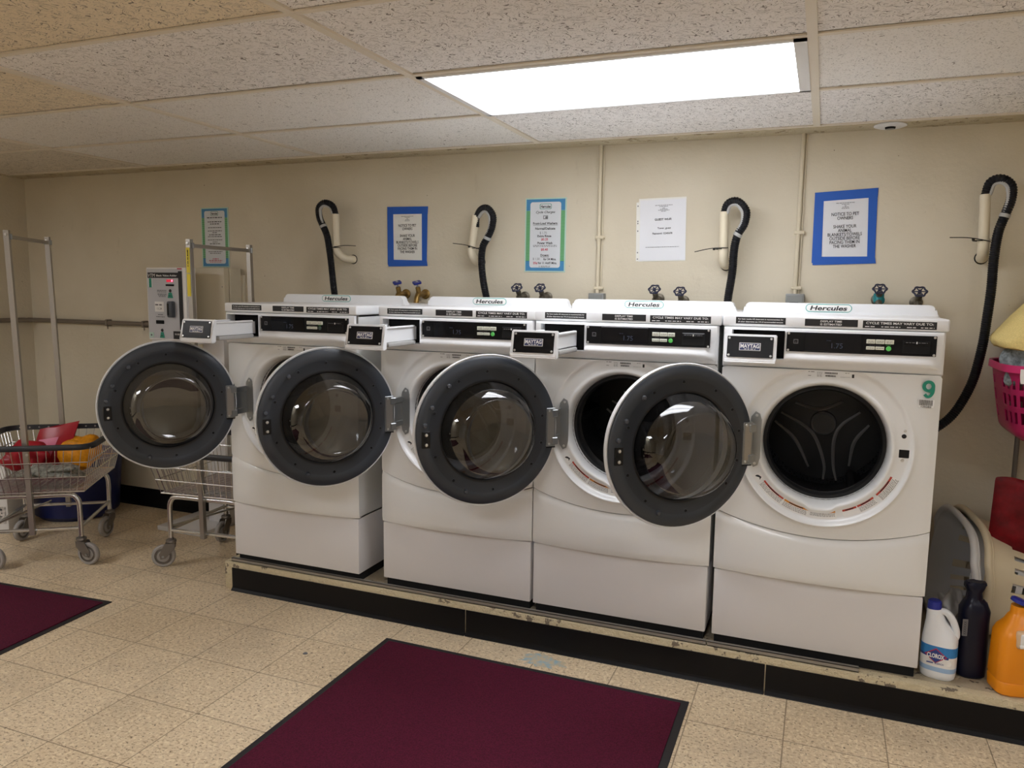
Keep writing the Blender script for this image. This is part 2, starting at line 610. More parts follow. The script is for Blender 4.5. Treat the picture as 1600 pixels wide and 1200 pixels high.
def T(x, y, z): return Matrix.Translation((x, y, z))
def R(a, ax): return Matrix.Rotation(a, 4, ax)
XZ = R(PI / 2, 'X')          # text standing on a wall that faces -Y
def on_wall(x, y, z, roll=0.0): return T(x, y, z) @ XZ @ R(roll, 'Z')
def sm(a, b, x):
    t = max(0.0, min(1.0, (x - a) / (b - a)))
    return t * t * (3 - 2 * t)

# ------------------------------------------------------------------ room
X0, X1, Y0, Y1, H = ROOM['x0'], ROOM['x1'], ROOM['y0'], ROOM['y1'], ROOM['h']
b = MB(); b.box((X0 - .1, Y0 - .1, -.1), (X1 + .1, Y1 + .1, 0), 'floor'); structure(b, 'floor')
b = MB(); b.box((X0 - .1, 0, 0), (X1 + .1, .12, H + .12), 'wall'); structure(b, 'wall_back')
b = MB(); b.box((X0 - .12, Y0, 0), (X0, 0, H + .12), 'wall'); structure(b, 'wall_left')
M['wall_bounce'] = mat('bounce_wall_paint', (232, 229, 222), 0.6)
b = MB(); b.box((X1, Y0, 0), (X1 + .12, 0, H + .12), 'wall'); structure(b, 'wall_right')
b = MB(); b.box((X0 - .1, Y0 - .12, 0), (X1 + .1, Y0, H + .12), 'wall_bounce'); structure(b, 'wall_front')  # unseen wall, paint made pale to bounce light onto the ceiling

# ceiling grid: 1.2192 along X, 0.6096 along Y, last row cut at the wall
TX, TY, YS = 1.2192, 0.6096, -0.1359
LAMPS = {(-1, 1): 'seen', (-1, 6): 'behind', (-4, 4): 'far', (1, 4): 'right'}
xs = [TX * k for k in range(-5, 4)]
ys = [-0.1359] + [-0.1359 - TY * k for k in range(1, 11)]
slab = MB()
slab.box((X0 - .1, Y0 - .1, H + .05), (X1 + .1, Y1 + .1, H + .12), 'void_shade')  # slab coloured near black so gaps beside the rails look shadowed
r = random.Random(3)
ytop = 0.0
for j in range(len(ys)):
    yb, ya = (ys[j], ys[j + 1]) if j + 1 < len(ys) else (ys[j], Y0)
    for i in range(len(xs) - 1):
        xa, xb = max(xs[i], X0), min(xs[i + 1], X1)
        if xb - xa < 0.02: continue
        k = i - 5
        if (k, j) in LAMPS: continue
        mt = 'tileA'
        if (k, j) in ((-2, 3), (-3, 2), (-2, 4), (-3, 3), (-4, 3)): mt = 'tileB'
        elif k <= -4: mt = 'tileShade'  # left columns take the tone with shade painted in
        elif k == 0 and j == 1: mt = 'tileD'
        elif k < -1 and j < 2: mt = 'tileD'
        lift = r.uniform(0, .003)
        slab.box((xa + .002, ya + .002, H + .004 + lift), (xb - .002, yb - r.uniform(.010, .0135), H + .02), mt)
structure(slab, 'ceiling')
g = MB()
for x in xs:
    if X0 < x < X1: g.box((x - .0135, Y0, H - .002), (x + .0135, -.1359, H + .006), 'rail')
for y in ys:
    if y > Y0: g.box((X0, y - .0095, H - .001), (X1, y + .011, H + .005), 'rail')
structure(g, 'trim_1')
g = MB(); g.box((X0, -.125, H - .004), (X1, 0, H + .05), 'ledger', .002)
structure(g, 'trim_2')
g = MB(); g.box((X0, Y0, H - .006), (X0 + .03, 0, H + .03), 'ledger')
structure(g, 'trim_3')

# black cove bases of the room
def cove(mb, x0, x1, yw, hh):
    pr = [(0, 0), (-.016, 0), (-.014, .004), (-.006, .012), (-.004, .02), (-.004, hh), (0, hh)]
    for (a, c) in zip(pr, pr[1:]):
        mb.face([(x0, yw + a[0], a[1]), (x1, yw + a[0], a[1]), (x1, yw + c[0], c[1]), (x0, yw + c[0], c[1])], 'black_cove')
    for x in (x0, x1):
        mb.face([(x, yw + p[0], p[1]) for p in pr], 'black_cove')
b = MB(); cove(b, X0, -2.49, 0, .118); structure(b, 'baseboard_back')
b = MB(); cove(b, -(-Y0), 0, 0, .118)
structure(b, 'baseboard_left', mx=T(X0, 0, 0) @ R(PI / 2, 'Z'))

# raised platform the washers stand on
PY, PZ = -.886, .135
p = MB()
p.box((-2.49, PY, 0), (X1, 0, PZ), 'cream_chip', .008)
p.box((-2.46, PY + .035, PZ), (X1, -.002, PZ + .0015), 'concrete')
structure(p, 'platform')
for i, (xa, xb) in enumerate(((-2.4417, -1.232), (-1.228, -.052), (-.048, X1))):
    b = MB(); cove(b, xa, xb, PY, .108)
    structure(b, 'baseboard_platform' if i == 0 else 'baseboard_platform_%d' % (i + 1))

# ------------------------------------------------------------------ ceiling fixtures
DM = diffuser_mat()
lab = {'seen': 'lit two-tube fluorescent ceiling panel above the washers', 'behind': 'fluorescent ceiling panel behind the photographer',
       'far': 'fluorescent ceiling panel at the left of the room', 'right': 'fluorescent ceiling panel at the right of the room'}
for (k, j), nm in LAMPS.items():
    xa, xb = TX * k + .0135, TX * (k + 1) - .0135
    yb = ys[j] - .011; ya = ys[j + 1] + .011
    t = thing('fluorescent_light', lab[nm], 'ceiling light', ((xa + xb) / 2, (ya + yb) / 2, H))
    hx, hy = (xb - xa) / 2, (yb - ya) / 2
    f = MB()
    wd = .022
    for (a, c) in (((-hx, -hy), (hx, -hy + wd * .7)), ((-hx, hy - wd * .7), (hx, hy)), ((-hx, -hy), (-hx + wd, hy)), ((hx - wd * 1.6, -hy), (hx, hy))):
        f.box((a[0], a[1], -.006), (c[0], c[1], .012), 'box_white' if 'box_white' in M else 'white_plastic')
    f.box((-hx, -hy, .012), (hx, hy, .045), 'white_plastic')
    f.build('frame', t)
    d = MB()
    d.box((-hx + wd, -hy + wd * .7, -.001), (hx - wd * 1.6, hy - wd * .7, .004), DM[nm])
    d.build('diffuser', t)

sp = MB()
sp.lathe([(0, -.012), (.018, -.012), (.02, -.004), (.045, -.006), (.062, 0), (.062, .004), (0, .004)], ['steel', 'void_shade', 'white_plastic', 'white_plastic', 'white_plastic', 'white_plastic'], 32)
tag(sp.build('sprinkler_cover'), 'small round white cover in the ceiling edge above the pet notice', 'ceiling fitting').location = (.278, -.085, H - .008)

# ------------------------------------------------------------------ washer
WW, DEP = .686, .76
ZB = PZ + .0015
ZP0, ZP1 = .175, .424
OFF = T(-WW / 2, 0, -ZB)         # washer geometry is written with x from its left side and true heights
CX, CZ = .345, .913              # centre of the door opening

def bow(x): return 1 - ((x - WW / 2) / (WW / 2)) ** 2
def side(x): return sm(0, .03, min(x, WW - x))
def Hup(x, z):
    """how far the upper front stands forward"""
    base = .006 * side(x) + .018 * bow(x)
    r = math.hypot(x - CX, z - CZ)
    dish = .010
    f = sm(.256, .292, r)
    s_ = (z - CZ) / max(r, 1e-6)
    low = sm(-.5, 1.0, -s_)
    bead = (.003 + .016 * low) * math.exp(-((r - .274) / .0085) ** 2)
    return dish * (1 - f) + base * f + bead

def seam(x): return .592 + .058 * ((x - WW / 2) / (WW / 2)) ** 2

def make_washer():
    t = thing('front_load_washer', '', 'washing machine', (0, 0, ZB))
    # pedestal
    p = MB()
    p.box((.004, 0, ZP0), (WW - .004, DEP, ZP1), 'ped', .004, 2)
    p.box((.012, .018, ZB), (WW - .012, DEP - .03, ZP0 + .01), 'void_shade')  # added dark block, stands in for the shade under the pedestal
    p.build('pedestal', t, OFF)
    # cabinet: sides, upper front skin, lower front skin
    c = MB()
    z0c, z1c = ZP1 + .004, 1.304
    c.box((.001, .014, z0c), (.006, DEP, z1c), 'white')
    c.box((WW - .006, .014, z0c), (WW - .001, DEP, z1c), 'white')
    c.box((.001, .014, z0c), (WW - .001, DEP, z0c + .005), 'white')
    c.box((.001, .014, z1c - .005), (WW - .001, DEP, z1c), 'white')
    c.box((.001, DEP - .005, z0c), (WW - .001, DEP, z1c), 'white')
    c.box((.006, .02, 1.16), (WW - .006, .024, z1c - .005), 'white')
    # upper front
    N = 192
    st = [.1975, .199, .203, .208, .212, .217, .222, .227, .235, .25, .258, .262, .2655, .269, .2725, .276, .2795, .284, .292, .305]
    def rb(a):
        ca, sa = math.cos(a), math.sin(a)
        best = 9
        if ca > 1e-6: best = min(best, (WW - CX) / ca)
        if ca < -1e-6: best = min(best, -CX / ca)
        if sa > 1e-6: best = min(best, (1.167 - CZ) / sa)
        if sa < -1e-6:
            lo, hi = 0.0, 1.0
            for _ in range(30):
                m_ = (lo + hi) / 2
                if CZ + m_ * sa > seam(min(max(CX + m_ * ca, 0), WW)): lo = m_
                else: hi = m_
            best = min(best, lo)
        return best
    def fn(i, j):
        a = 2 * PI * i / N
        B_ = rb(a)
        notch = sm(.30, .12, abs(a - 1.5 * PI))        # the lip drops into a flat notch at the bottom
        if j < len(st):
            r0 = st[j]
            if .2 < r0 < .228: r0 += notch * .012
            r_ = min(r0, B_ - .0005 * (len(st) + 4 - j))
        else:
            q = (j - len(st) + 1) / 4
            rs = min(st[-1], B_ - .0025)
            r_ = rs + (B_ - rs) * q
        x, z = CX + r_ * math.cos(a), CZ + r_ * math.sin(a)
        h = Hup(x, z)
        if j == 0: h = -.055
        elif j == 1: h = -.03
        elif j == 2: h = -.002
        elif j == 3: h = .010
        elif j == 4: h = .0145
        elif j == 5: h = .0145
        elif j == 6: h = .012
        return (x, -h, z)
    V = c.grid(N, len(st) + 4, fn, 'white', wrap=True)
    # turn the outer edge back to the body
    idx = c.mi('white')
    back = [c.bm.verts.new((min(max(V[i][-1].co.x, 0), WW), .014, V[i][-1].co.z)) for i in range(N)]
    for i in range(N):
        i2 = (i + 1) % N
        c.bm.faces.new((V[i][-1], V[i2][-1], back[i2], back[i])).material_index = idx
    c.build('cabinet', t, OFF, sharp=50)
    # lower front panel
    l = MB()
    def fl(i, j):
        u, v = i / 40, j / 12
        x = WW * u
        z0, z1 = ZP1 + .004, seam(x) - .004
        z = z0 + (z1 - z0) * v
        h = .006 * side(x) + (.020 + .012 * math.sin(PI * min(1, .25 + v * .75))) * bow(x)
        if j == 12: h -= .006
        if j == 0: h -= .004
        return (x, -h, z)
    V = l.grid(41, 13, fl, 'white')
    idx = l.mi('white')
    rim_ = [V[i][12] for i in range(41)] + [V[40][j] for j in range(11, -1, -1)] + [V[i][0] for i in range(39, -1, -1)] + [V[0][j] for j in range(1, 12)]
    bk = [l.bm.verts.new((v.co.x, .014, v.co.z)) for v in rim_]
    for i in range(len(rim_)):
        i2 = (i + 1) % len(rim_)
        l.bm.faces.new((rim_[i], rim_[i2], bk[i2], bk[i])).material_index = idx
    l.build('lower_panel', t, OFF, sharp=50)
    # rubber gasket and drum
    g = MB()
    mx = T(CX, 0, CZ) @ R(-PI / 2, 'X')           # local z points to +Y (into the machine)
    g.lathe([(.199, .028), (.199, .045), (.186, .040), (.180, .055), (.188, .075), (.205, .085), (.205, .11), (.192, .12), (.192, .135), (.215, .14), (.215, .15)], 'rubber', 64, mx)
    g.build('gasket', t, OFF)
    d = MB()
    d.lathe([(.198, .132), (.24, .15), (.245, .17), (.245, .47), (.225, .49)], ['ridge', 'drum', 'drum', 'drum'], 64, mx)
    for a in (60, 180, 300):                       # lifters
        ar = math.radians(a)
        u = Vector((math.cos(ar), 0, math.sin(ar)))
        v_ = Vector((-math.sin(ar), 0, math.cos(ar)))
        o = Vector((CX, 0, CZ))
        P = [o + u * .245 - v_ * .03, o + u * .21 - v_ * .012, o + u * .205, o + u * .21 + v_ * .012, o + u * .245 + v_ * .03]
        d.poly([q + Vector((0, .17, 0)) for q in P], (0, .29, 0), 'drum_back')
    dr = d.build('drum', t, OFF)
    k = MB()
    k.lathe([(0, .462), (.040, .462), (.046, .468), (.049, .478), (.11, .486), (.19, .482), (.246, .492)], ['drum_back', 'ridge', 'drum_back', 'drum_back', 'drum_back', 'drum_back'], 64, mx)
    def rg(pts, r_=.0065):
        q = [Vector((CX + a * .00057, .478, CZ - e * .00057)) for a, e in pts]
        q = cr(q, 6)
        k.tube(q, [r_ * (.5 + .5 * math.sin(PI * i / (len(q) - 1))) + .001 for i in range(len(q))], 'ridge', 6)
    for pts in ([(-320, 10), (-180, 130), (-80, 320)], [(-280, -55), (-120, 30), (-40, 120), (20, 290), (20, 400)],
                [(230, -90), (115, 10), (75, 120), (80, 290), (105, 400)], [(290, -5), (205, 120), (180, 290)],
                [(-190, -130), (-30, -95), (120, -155)]):
        rg(pts)
    kb = k.build('drum_back', dr, OFF)
    # console
    zs = [1.168, 1.172, 1.178, 1.186, 1.194, 1.2, 1.206, 1.214, 1.222, 1.24, 1.26, 1.28, 1.297, 1.302, 1.305]
    hs = [.004, .014, .018, .026, .034, .0375, .038, .034, .028, .026, .024, .022, .020, .018, .012]
    xs_ = [0, .004, .01, .02, .032, .05, .1, .15, .204, .23, .3, .35, .4, .45, .5, .55, .6, .64, .66, .672, .68, WW]
    def fc(i, j):
        x = xs_[i]
        e = sm(-.004, .045, min(x + .012, WW - x))
        flat = .012
        h = flat + (hs[j] - flat) * e if hs[j] > flat else hs[j]
        h = h if 0 < i < len(xs_) - 1 else 0.004
        drop = 0.012 * (1 - sm(0, .06, WW - x)) * (1 if 3 < j < 9 else 0)
        return (x, -h, zs[j] - drop)
    q = MB()
    V = q.grid(len(xs_), len(zs), fc, 'white_plastic', skip=lambda i, j: xs_[i] >= .03 and xs_[i + 1] <= .205 and zs[j] >= 1.2 and zs[j + 1] <= 1.2971)
    idx = q.mi('white_plastic')
    for i in range(len(xs_) - 1):
        for jj in (0, len(zs) - 1):
            a_, b_ = V[i][jj], V[i + 1][jj]
            c1, c2 = q.bm.verts.new((b_.co.x, .012, b_.co.z)), q.bm.verts.new((a_.co.x, .012, a_.co.z))
            q.bm.faces.new((a_, b_, c1, c2)).material_index = idx
    # dark recess behind the detergent drawer
    x0_, x1_, z0_, z1_ = .032, .204, 1.2, 1.297
    for P in ([(x0_, z0_), (x1_, z0_)], [(x1_, z0_), (x1_, z1_)], [(x1_, z1_), (x0_, z1_)], [(x0_, z1_), (x0_, z0_)]):
        q.face([(P[0][0], -.038, P[0][1]), (P[1][0], -.038, P[1][1]), (P[1][0], .011, P[1][1]), (P[0][0], .011, P[0][1])], 'white_plastic')
    q.face([(x0_, .0115, z0_), (x1_, .0115, z0_), (x1_, .0115, z1_), (x0_, .0115, z1_)], 'void_shade')
    con = q.build('console', t, OFF, sharp=40)
    # control plate
    q = MB()
    q.box((.210, -.031, 1.2285), (.659, -.018, 1.2935), 'black_plate', .0015, 1)
    for (x, z) in ((.216, 1.289), (.653, 1.289), (.216, 1.233), (.653, 1.233)):
        q.lathe([(0, .002), (.0035, .0015), (.004, 0)], 'screw', 10, T(x, -.031, z) @ R(PI / 2, 'X'))
    fx = lambda x, z: on_wall(x, -.0313, z)
    q.face([(.232, -.0312, 1.255), (.247, -.0312, 1.255), (.247, -.0312, 1.270), (.232, -.0312, 1.270)], 'ink_grey')
    q.face([(.2345, -.0314, 1.2575), (.2445, -.0314, 1.2575), (.2445, -.0314, 1.2675), (.2345, -.0314, 1.2675)], 'black_plate')
    q.text('z', .007, T(.2395, -.0316, 1.259) @ XZ, 'ink_grey')
    pl = q.build('control_panel', t, OFF)
    q = MB()
    q.box((.266, -.0325, 1.232), (.441, -.030, 1.2915), 'black_gloss', .001, 1)
    q.text('1.75', .017, on_wall(.368, -.0328, 1.244), 'digits', width=.034)
    q.dashes(.335, .349, 0, .0016, on_wall(0, -.0328, 1.268), 'digits', seed=5)
    q.build('display', pl, OFF)
    q = MB()
    for i in range(3):
        q.box((.4555 + i * .0275, -.0335, 1.2635), (.4815 + i * .0275, -.030, 1.2775), 'btn', .001, 1)
        q.dashes(.460 + i * .0275, .478 + i * .0275, 0, .0014, on_wall(0, -.0337, 1.271), 'ink_grey', seed=i)
        q.dashes(.460 + i * .0275, .478 + i * .0275, 0, .0014, on_wall(0, -.0337, 1.267), 'ink_grey', seed=i + 3)
    for i in range(2):
        q.box((.4555 + i * .0275, -.0335, 1.244), (.4815 + i * .0275, -.030, 1.2545), 'btn', .001, 1)
        q.dashes(.459 + i * .0275, .479 + i * .0275, 0, .0014, on_wall(0, -.0337, 1.2485), 'ink_grey', seed=i + 9)
    q.dashes(.465, .5, 0, .001, on_wall(0, -.0313, 1.258), 'ink_grey', seed=20)
    q.dashes(.514, .528, 0, .001, on_wall(0, -.0313, 1.2595), 'green_led', seed=21)
    q.build('buttons', pl, OFF)
    q = MB()
    q.lathe([(0, .004), (.0065, .0038), (.0078, .002), (.0078, 0)], 'green_led', 20, T(.522, -.0308, 1.249) @ R(PI / 2, 'X'))
    q.build('start_button', pl, OFF)
    q = MB()
    q.box((.561, -.034, 1.236), (.642, -.030, 1.279), 'black', .002, 1)
    q.box((.566, -.0345, 1.2405), (.637, -.0335, 1.263), 'void_shade')
    q.box((.566, -.0375, 1.266), (.637, -.033, 1.276), 'black_plate', .001, 1)
    q.dashes(.570, .596, 0, .0022, on_wall(0, -.0378, 1.270), 'ink_grey', seed=7)
    q.dashes(.606, .632, 0, .0022, on_wall(0, -.0378, 1.270), 'ink_grey', seed=8)
    q.box((.600, -.0382, 1.2675), (.6035, -.037, 1.2745), 'ink_white')
    q.build('card_slot', pl, OFF)
    # lid
    q = MB()
    q.box((-.004, -.014, 1.3065), (WW + .008, DEP, 1.347), 'white_plastic', .007, 3)
    ld = q.build('lid', t, OFF)
    def sticker(x0, x1, z0, z1, lines, nm):
        q = MB()
        q.box((x0, -.0148, z0), (x1, -.0135, z1), 'ink')
        for (body, h, zc, wd, al, dash) in lines:
            if dash: q.dashes(x0 + .006 if al == 'LEFT' else (x0 + x1 - wd) / 2, (x0 + .006 + wd) if al == 'LEFT' else (x0 + x1 + wd) / 2, 0, h, on_wall(0, -.0151, zc), 'ink_white', seed=int(zc * 1e4))
            else: q.text(body, h, on_wall((x0 + x1) / 2, -.0151, zc), 'ink_white', width=wd, bold=.02)
        q.build(nm, ld, OFF)
    sticker(.040, .203, 1.3165, 1.3395, [('For best results HE detergent is recommended, for', .0044, 1.3305, .148, 'C', 0), ('all other detergents use 1/4 of recommended amount.', .0044, 1.3215, .148, 'C', 0)], 'detergent_sticker')
    sticker(.264, .427, 1.315, 1.3385, [('DISPLAY TIME', .0062, 1.3285, .066, 'C', 0), ('IS ESTIMATED', .0062, 1.3185, .066, 'C', 0)], 'display_time_sticker')
    sticker(.442, .657, 1.313, 1.3375, [('CYCLE TIMES MAY VARY DUE TO:', .0072, 1.3265, .196, 'C', 0)] , 'cycle_time_sticker')
    ex = MB()
    for i, (xa, xb) in enumerate(((.449, .478), (.497, .553), (.572, .598), (.612, .65))):
        ex.dashes(xa, xb, 0, .0026, on_wall(0, -.0151, 1.317), 'ink_white', seed=i)
    ex.build('cycle_time_print', ld, OFF)
    # raised rear splash with badge
    q = MB()
    pts = []
    for (cx_, cz_, a0, a1) in ((.675, 1.366, 0, 90), (.055, 1.366, 90, 180)):
        for kk in range(7):
            a = math.radians(a0 + (a1 - a0) * kk / 6)
            pts.append(Vector((cx_ + .02 * math.cos(a), .36, cz_ + .02 * math.sin(a))))
    pts = [Vector((.712, .36, 1.340))] + pts + [Vector((.022, .36, 1.340))]
    q.poly(pts, (0, .05, 0), 'white_plastic')
    bmesh.ops.bevel(q.bm, geom=[e for e in q.bm.edges if abs(e.verts[0].co.y - .36) < 1e-5 and abs(e.verts[1].co.y - .36) < 1e-5], offset=.004, segments=2, affect='EDGES')
    spl = q.build('splash_panel', t, OFF)
    q = MB()
    def loz(x0, x1, z0, z1, y, m):
        rr = (z1 - z0) / 2
        P = []
        for (cx_, a0) in ((x1 - rr, -90), (x0 + rr, 90)):
            for kk in range(13):
                a = math.radians(a0 + 180 * kk / 12)
                P.append(Vector((cx_ + rr * math.cos(a), y, (z0 + z1) / 2 + rr * math.sin(a))))
        q.poly(P, (0, .001, 0), m)
    loz(.256, .418, 1.3535, 1.3835, .3590, 'teal_line')
    loz(.2585, .4155, 1.356, 1.381, .3584, 'tape_white')
    q.text('Hercules', .0165, on_wall(.337, .3578, 1.3605), 'ink', width=.130, bold=.025, shear=.18)
    q.build('badge', spl, OFF)
    # front labels
    q = MB()
    fy = lambda x, z, e=.0006: -(Hup(x, z) + e)
    yy = -.0112
    mxl = on_wall(0, yy, 0)
    q.dashes(.284, .304, 1.160, .0022, mxl, 'ink_grey', seed=1)
    q.dashes(.284, .294, 1.147, .0018, mxl, 'ink_grey', seed=2)
    for i, z in enumerate((1.159, 1.1545, 1.150, 1.146)):
        q.dashes(.312, .328, z, .0014, mxl, 'ink_grey', seed=i + 3)
    for rr_, (xa, xb, z) in enumerate(((.336, .376, 1.156), (.338, .370, 1.1465))):
        x = xa
        r2 = random.Random(rr_)
        while x < xb:
            ww = r2.uniform(.0006, .0018)
            q.face([(x, yy, z), (x + ww, yy, z), (x + ww, yy, z + .0055), (x, yy, z + .0055)], 'ink'); x += ww + r2.uniform(.0005, .001)
    q.dashes(.399, .412, 1.160, .0016, mxl, 'ink_grey', seed=11)
    q.dashes(.385, .415, 1.147, .001, mxl, 'ink_grey', seed=12)
    q.face([(.420, yy, 1.146), (.427, yy, 1.146), (.427, yy, 1.158), (.420, yy, 1.158)], 'ink')
    q.build('rating_label', t, OFF)
    # warning labels round the lower half of the dish
    q = MB()
    c0 = (CX, CZ)
    def lab_(a0, a1, head, hm, lines=4):
        hh = .0110
        q.sector(c0, .2285, .2575, a0, a1, hh, 'tape_white')
        if head: q.sector(c0, .229, .2355, a0 + .3, a1 - .3, hh + .0003, hm)
        if head: q.sector(c0, .2305, .234, a0 + (a1 - a0) * .22, a0 + (a1 - a0) * .78, hh + .0006, 'ink')
        for i in range(lines):
            rr_ = .238 + i * .0042
            r2 = random.Random(int(a0 * 10) + i)
            a = a0 + .8
            while a < a1 - 1.5:
                L_ = r2.uniform(.6, 2.2)
                q.sector(c0, rr_, rr_ + .0018, a, min(a + L_, a1 - .6), hh + .0003, 'ink_grey', 1)
                a += L_ + .35
    lab_(209.5, 216.5, False, None, 0)
    q.face([(CX + r_ * math.cos(math.radians(a)), -.0116, CZ + r_ * math.sin(math.radians(a))) for r_, a in ((.233, 214), (.244, 215.5), (.240, 213.6), (.251, 211), (.244, 210.6), (.238, 211.5))], 'ink')
    lab_(217.5, 240, True, 'red_label'); lab_(240.4, 262, True, 'orange_label'); lab_(262.4, 283, True, 'orange_label', 3)
    lab_(288, 300, True, 'red_label', 0); lab_(300.2, 315.5, True, 'red_label'); lab_(318, 338, True, 'red_label', 5)
    q.build('warning_labels', t, OFF)
    # latch socket
    q = MB()
    def plug(x, z, sx, sz):
        q.box((x - sx, -.0115, z - sz), (x + sx, .0, z + sz), 'void_shade', .001, 1)
    plug(.592, .905, .0155, .0135)
    q.build('latch_socket', t, OFF)
    for x, z, rr_, mm, nm in ((.588, .963, .0065, 'ink', 'drain_plug'), (.590, .981, .0035, 'screw', 'screw'), (.588, .883, .0045, 'screw', 'screw')):
        q = MB()
        q.lathe([(0, .0018), (rr_, .0012), (rr_ + .001, 0)], mm, 14, T(x, -.0102, z) @ R(PI / 2, 'X'))
        q.build(nm, t, OFF)
    # detergent drawer (closed position; slides along -Y)
    q = MB()
    prof = [(-.045, 1.283), (-.061, 1.2), (-.066, 1.194), (-.064, 1.188), (-.050, 1.186), (-.036, 1.19), (-.030, 1.283)]
    q.poly([Vector((.012, y, z)) for y, z in prof], (.170, 0, 0), 'white_plastic')
    bmesh.ops.bevel(q.bm, geom=list(q.bm.edges), offset=.003, segments=2, affect='EDGES', clamp_overlap=True)
    sl = math.atan2(.016, .083)
    fmx = T(.097, -.0535, 1.2415) @ R(-sl, 'X') @ XZ       # slanted face frame
    dw = q.build('detergent_drawer', t, OFF)
    q = MB()
    q.box((-.0745, -.0355, 0), (.0745, .0355, .003), 'black_plate', .001, 1, mx=fmx)
    for x in (-.068, .068):
        for z in (-.029, .029):
            q.lathe([(0, .005), (.0035, .0045), (.0042, .003)], 'screw', 10, fmx @ T(x, z, 0))
    q.box((-.0345, -.0125, .003), (.0345, .0135, .0036), 'ink_white', mx=fmx)
    q.box((-.0325, -.0108, .0036), (.0325, .0118, .004), 'navy', mx=fmx)
    q.text('MAYTAG', .0125, fmx @ T(0, -.0035, .0043), 'ink_white', width=.061, bold=.03)
    q.dashes(-.018, .018, -.009, .0026, fmx @ T(0, 0, .0043), 'ink_white', seed=4)
    q.build('nameplate', dw, OFF)
    q = MB()
    # open white tray behind the face
    for (a_, b_) in (((.040, -.034, 1.215), (.168, .22, 1.219)), ((.040, -.034, 1.215), (.043, .22, 1.268)), ((.165, -.034, 1.215), (.168, .22, 1.268)), ((.040, .217, 1.215), (.168, .22, 1.262)), ((.10, -.034, 1.219), (.103, .12, 1.262)), ((.043, .118, 1.219), (.165, .121, 1.258))):
        q.box(a_, b_, 'white_plastic', .0008, 1)
    q.box((.036, -.034, 1.266), (.048, .2, 1.274), 'white_plastic', .002, 1)
    q.box((.160, -.034, 1.266), (.174, .2, 1.274), 'white_plastic', .002, 1)
    q.build('tray', dw, OFF)
    q = MB()
    q.box((.036, -.012, 1.196), (.178, .2, 1.214), 'hook', .006, 2)
    q.build('tray_runner', dw, OFF)
    # hinge bracket on the front
    q = MB()
    pz = [(.122, 1.014), (.136, 1.006), (.143, .985), (.143, .850), (.136, .824), (.122, .816), (.108, .835), (.104, .86), (.104, .97), (.108, .995)]
    q.poly([Vector((x, -.0125, z)) for x, z in pz], (0, -.003, 0), 'steel')
    for z in (1.0, .83):
        q.lathe([(0, .003), (.004, .0025), (.005, 0)], 'screw', 12, T(.126, -.0155, z) @ R(PI / 2, 'X'))
    for z in (.965, .868):
        q.box((.104, -.105, z - .012), (.112, -.0125, z + .012), 'steel', .002, 1)
        q.box((.104, -.106, z - .011), (.118, -.085, z + .011), 'steel', .003, 1)
    q.box((.106, -.100, .86), (.110, -.0125, .975), 'steel', .002, 1)
    q.cyl((.1065, -.0986, .848), (.1065, -.0986, .987), .008, 'steel', 16)
    q.build('hinge_bracket', t, OFF)
    # door: written closed, +X from the hinge, inner face toward +Y, origin on the hinge pin
    RD, DC = .2757, .2625
    q = MB()
    dm = T(DC, 0, 0) @ R(-PI / 2, 'X')            # local z -> +Y
    q.lathe([(.176, .010), (.180, .016), (.187, .018), (.225, .018), (.232, .022), (.262, .018), (.268, .013), (.268, .006)],
            ['black', 'rubber', 'door_ring2', 'door_ring', 'door_ring', 'door_ring', 'door_ring'], 96, dm)
    q.lathe([(.268, .006), (.2735, .009), (RD, .003), (RD - .002, -.010), (.262, -.030), (.235, -.040), (.205, -.036), (.186, -.030), (.184, .0), (.176, .010)],
            'white_plastic', 96, dm)
    # screw holes and bumpers
    for a in (92, 58, 33, 12, 345, 322, 275, 232, 202, 160, 122):
        ar = math.radians(a)
        rr_ = .2155
        x, z = DC - rr_ * math.cos(ar), rr_ * math.sin(ar)
        q.lathe([(0, .0183), (.0036, .0188), (.0052, .0192), (.0062, .0178)], ['void_shade', 'void_shade', 'bumper'], 12, T(x, 0, z) @ R(-PI / 2, 'X'))
    for a, rr_ in ((48, .226), (24, .232), (8, .240), (292, .23)):
        ar = math.radians(a)
        # these sit on the latch side, away from the hinge
        x, z = DC + rr_ * math.cos(ar), rr_ * math.sin(ar)
        q.lathe([(0, .029), (.006, .028), (.0085, .024), (.009, .018)], 'bumper', 14, T(x, 0, z) @ R(-PI / 2, 'X'))
    door = q.build('door', t, sharp=40)
    q = MB()
    q.lathe([(.177, .012), (.174, .030), (.170, .045), (.162, .072), (.150, .098), (.138, .114), (.128, .121), (.120, .119), (.10, .113), (.05, .110), (0, .109)], 'bowl', 96, dm)
    q.build('glass_bowl', door, sharp=60)
    q = MB()
    q.lathe([(.186, -.030), (.15, -.036), (.08, -.041), (0, -.042)], 'window', 64, dm)
    q.build('outer_window', door, sharp=60)
    q = MB()
    q.box((.482, .017, -.046), (.512, .024, .012), 'black', .001, 1)
    for z in (-.035, .000):
        q.lathe([(0, .004), (.0045, .003), (.006, 0)], 'screw', 12, T(.496, .024, z) @ R(-PI / 2, 'X'))
    q.box((.494, .024, -.022), (.506, .025, -.010), 'void_shade')
    q.build('latch_plate', door)
    q = MB()
    q.box((-.002, .004, -.072), (.036, .0235, .072), 'steel', .002, 1)
    q.box((.004, .0235, -.058), (.030, .0245, .058), 'alu')
    for z in (-.052, .052):
        q.box((-.012, -.004, z - .014), (.014, .028, z + .014), 'steel', .003, 1)
    q.box((-.008, .002, -.036), (.002, .012, .036), 'alu', .002, 1)
    q.cyl((0, 0, -.075), (0, 0, .075), .0068, 'steel', 14)
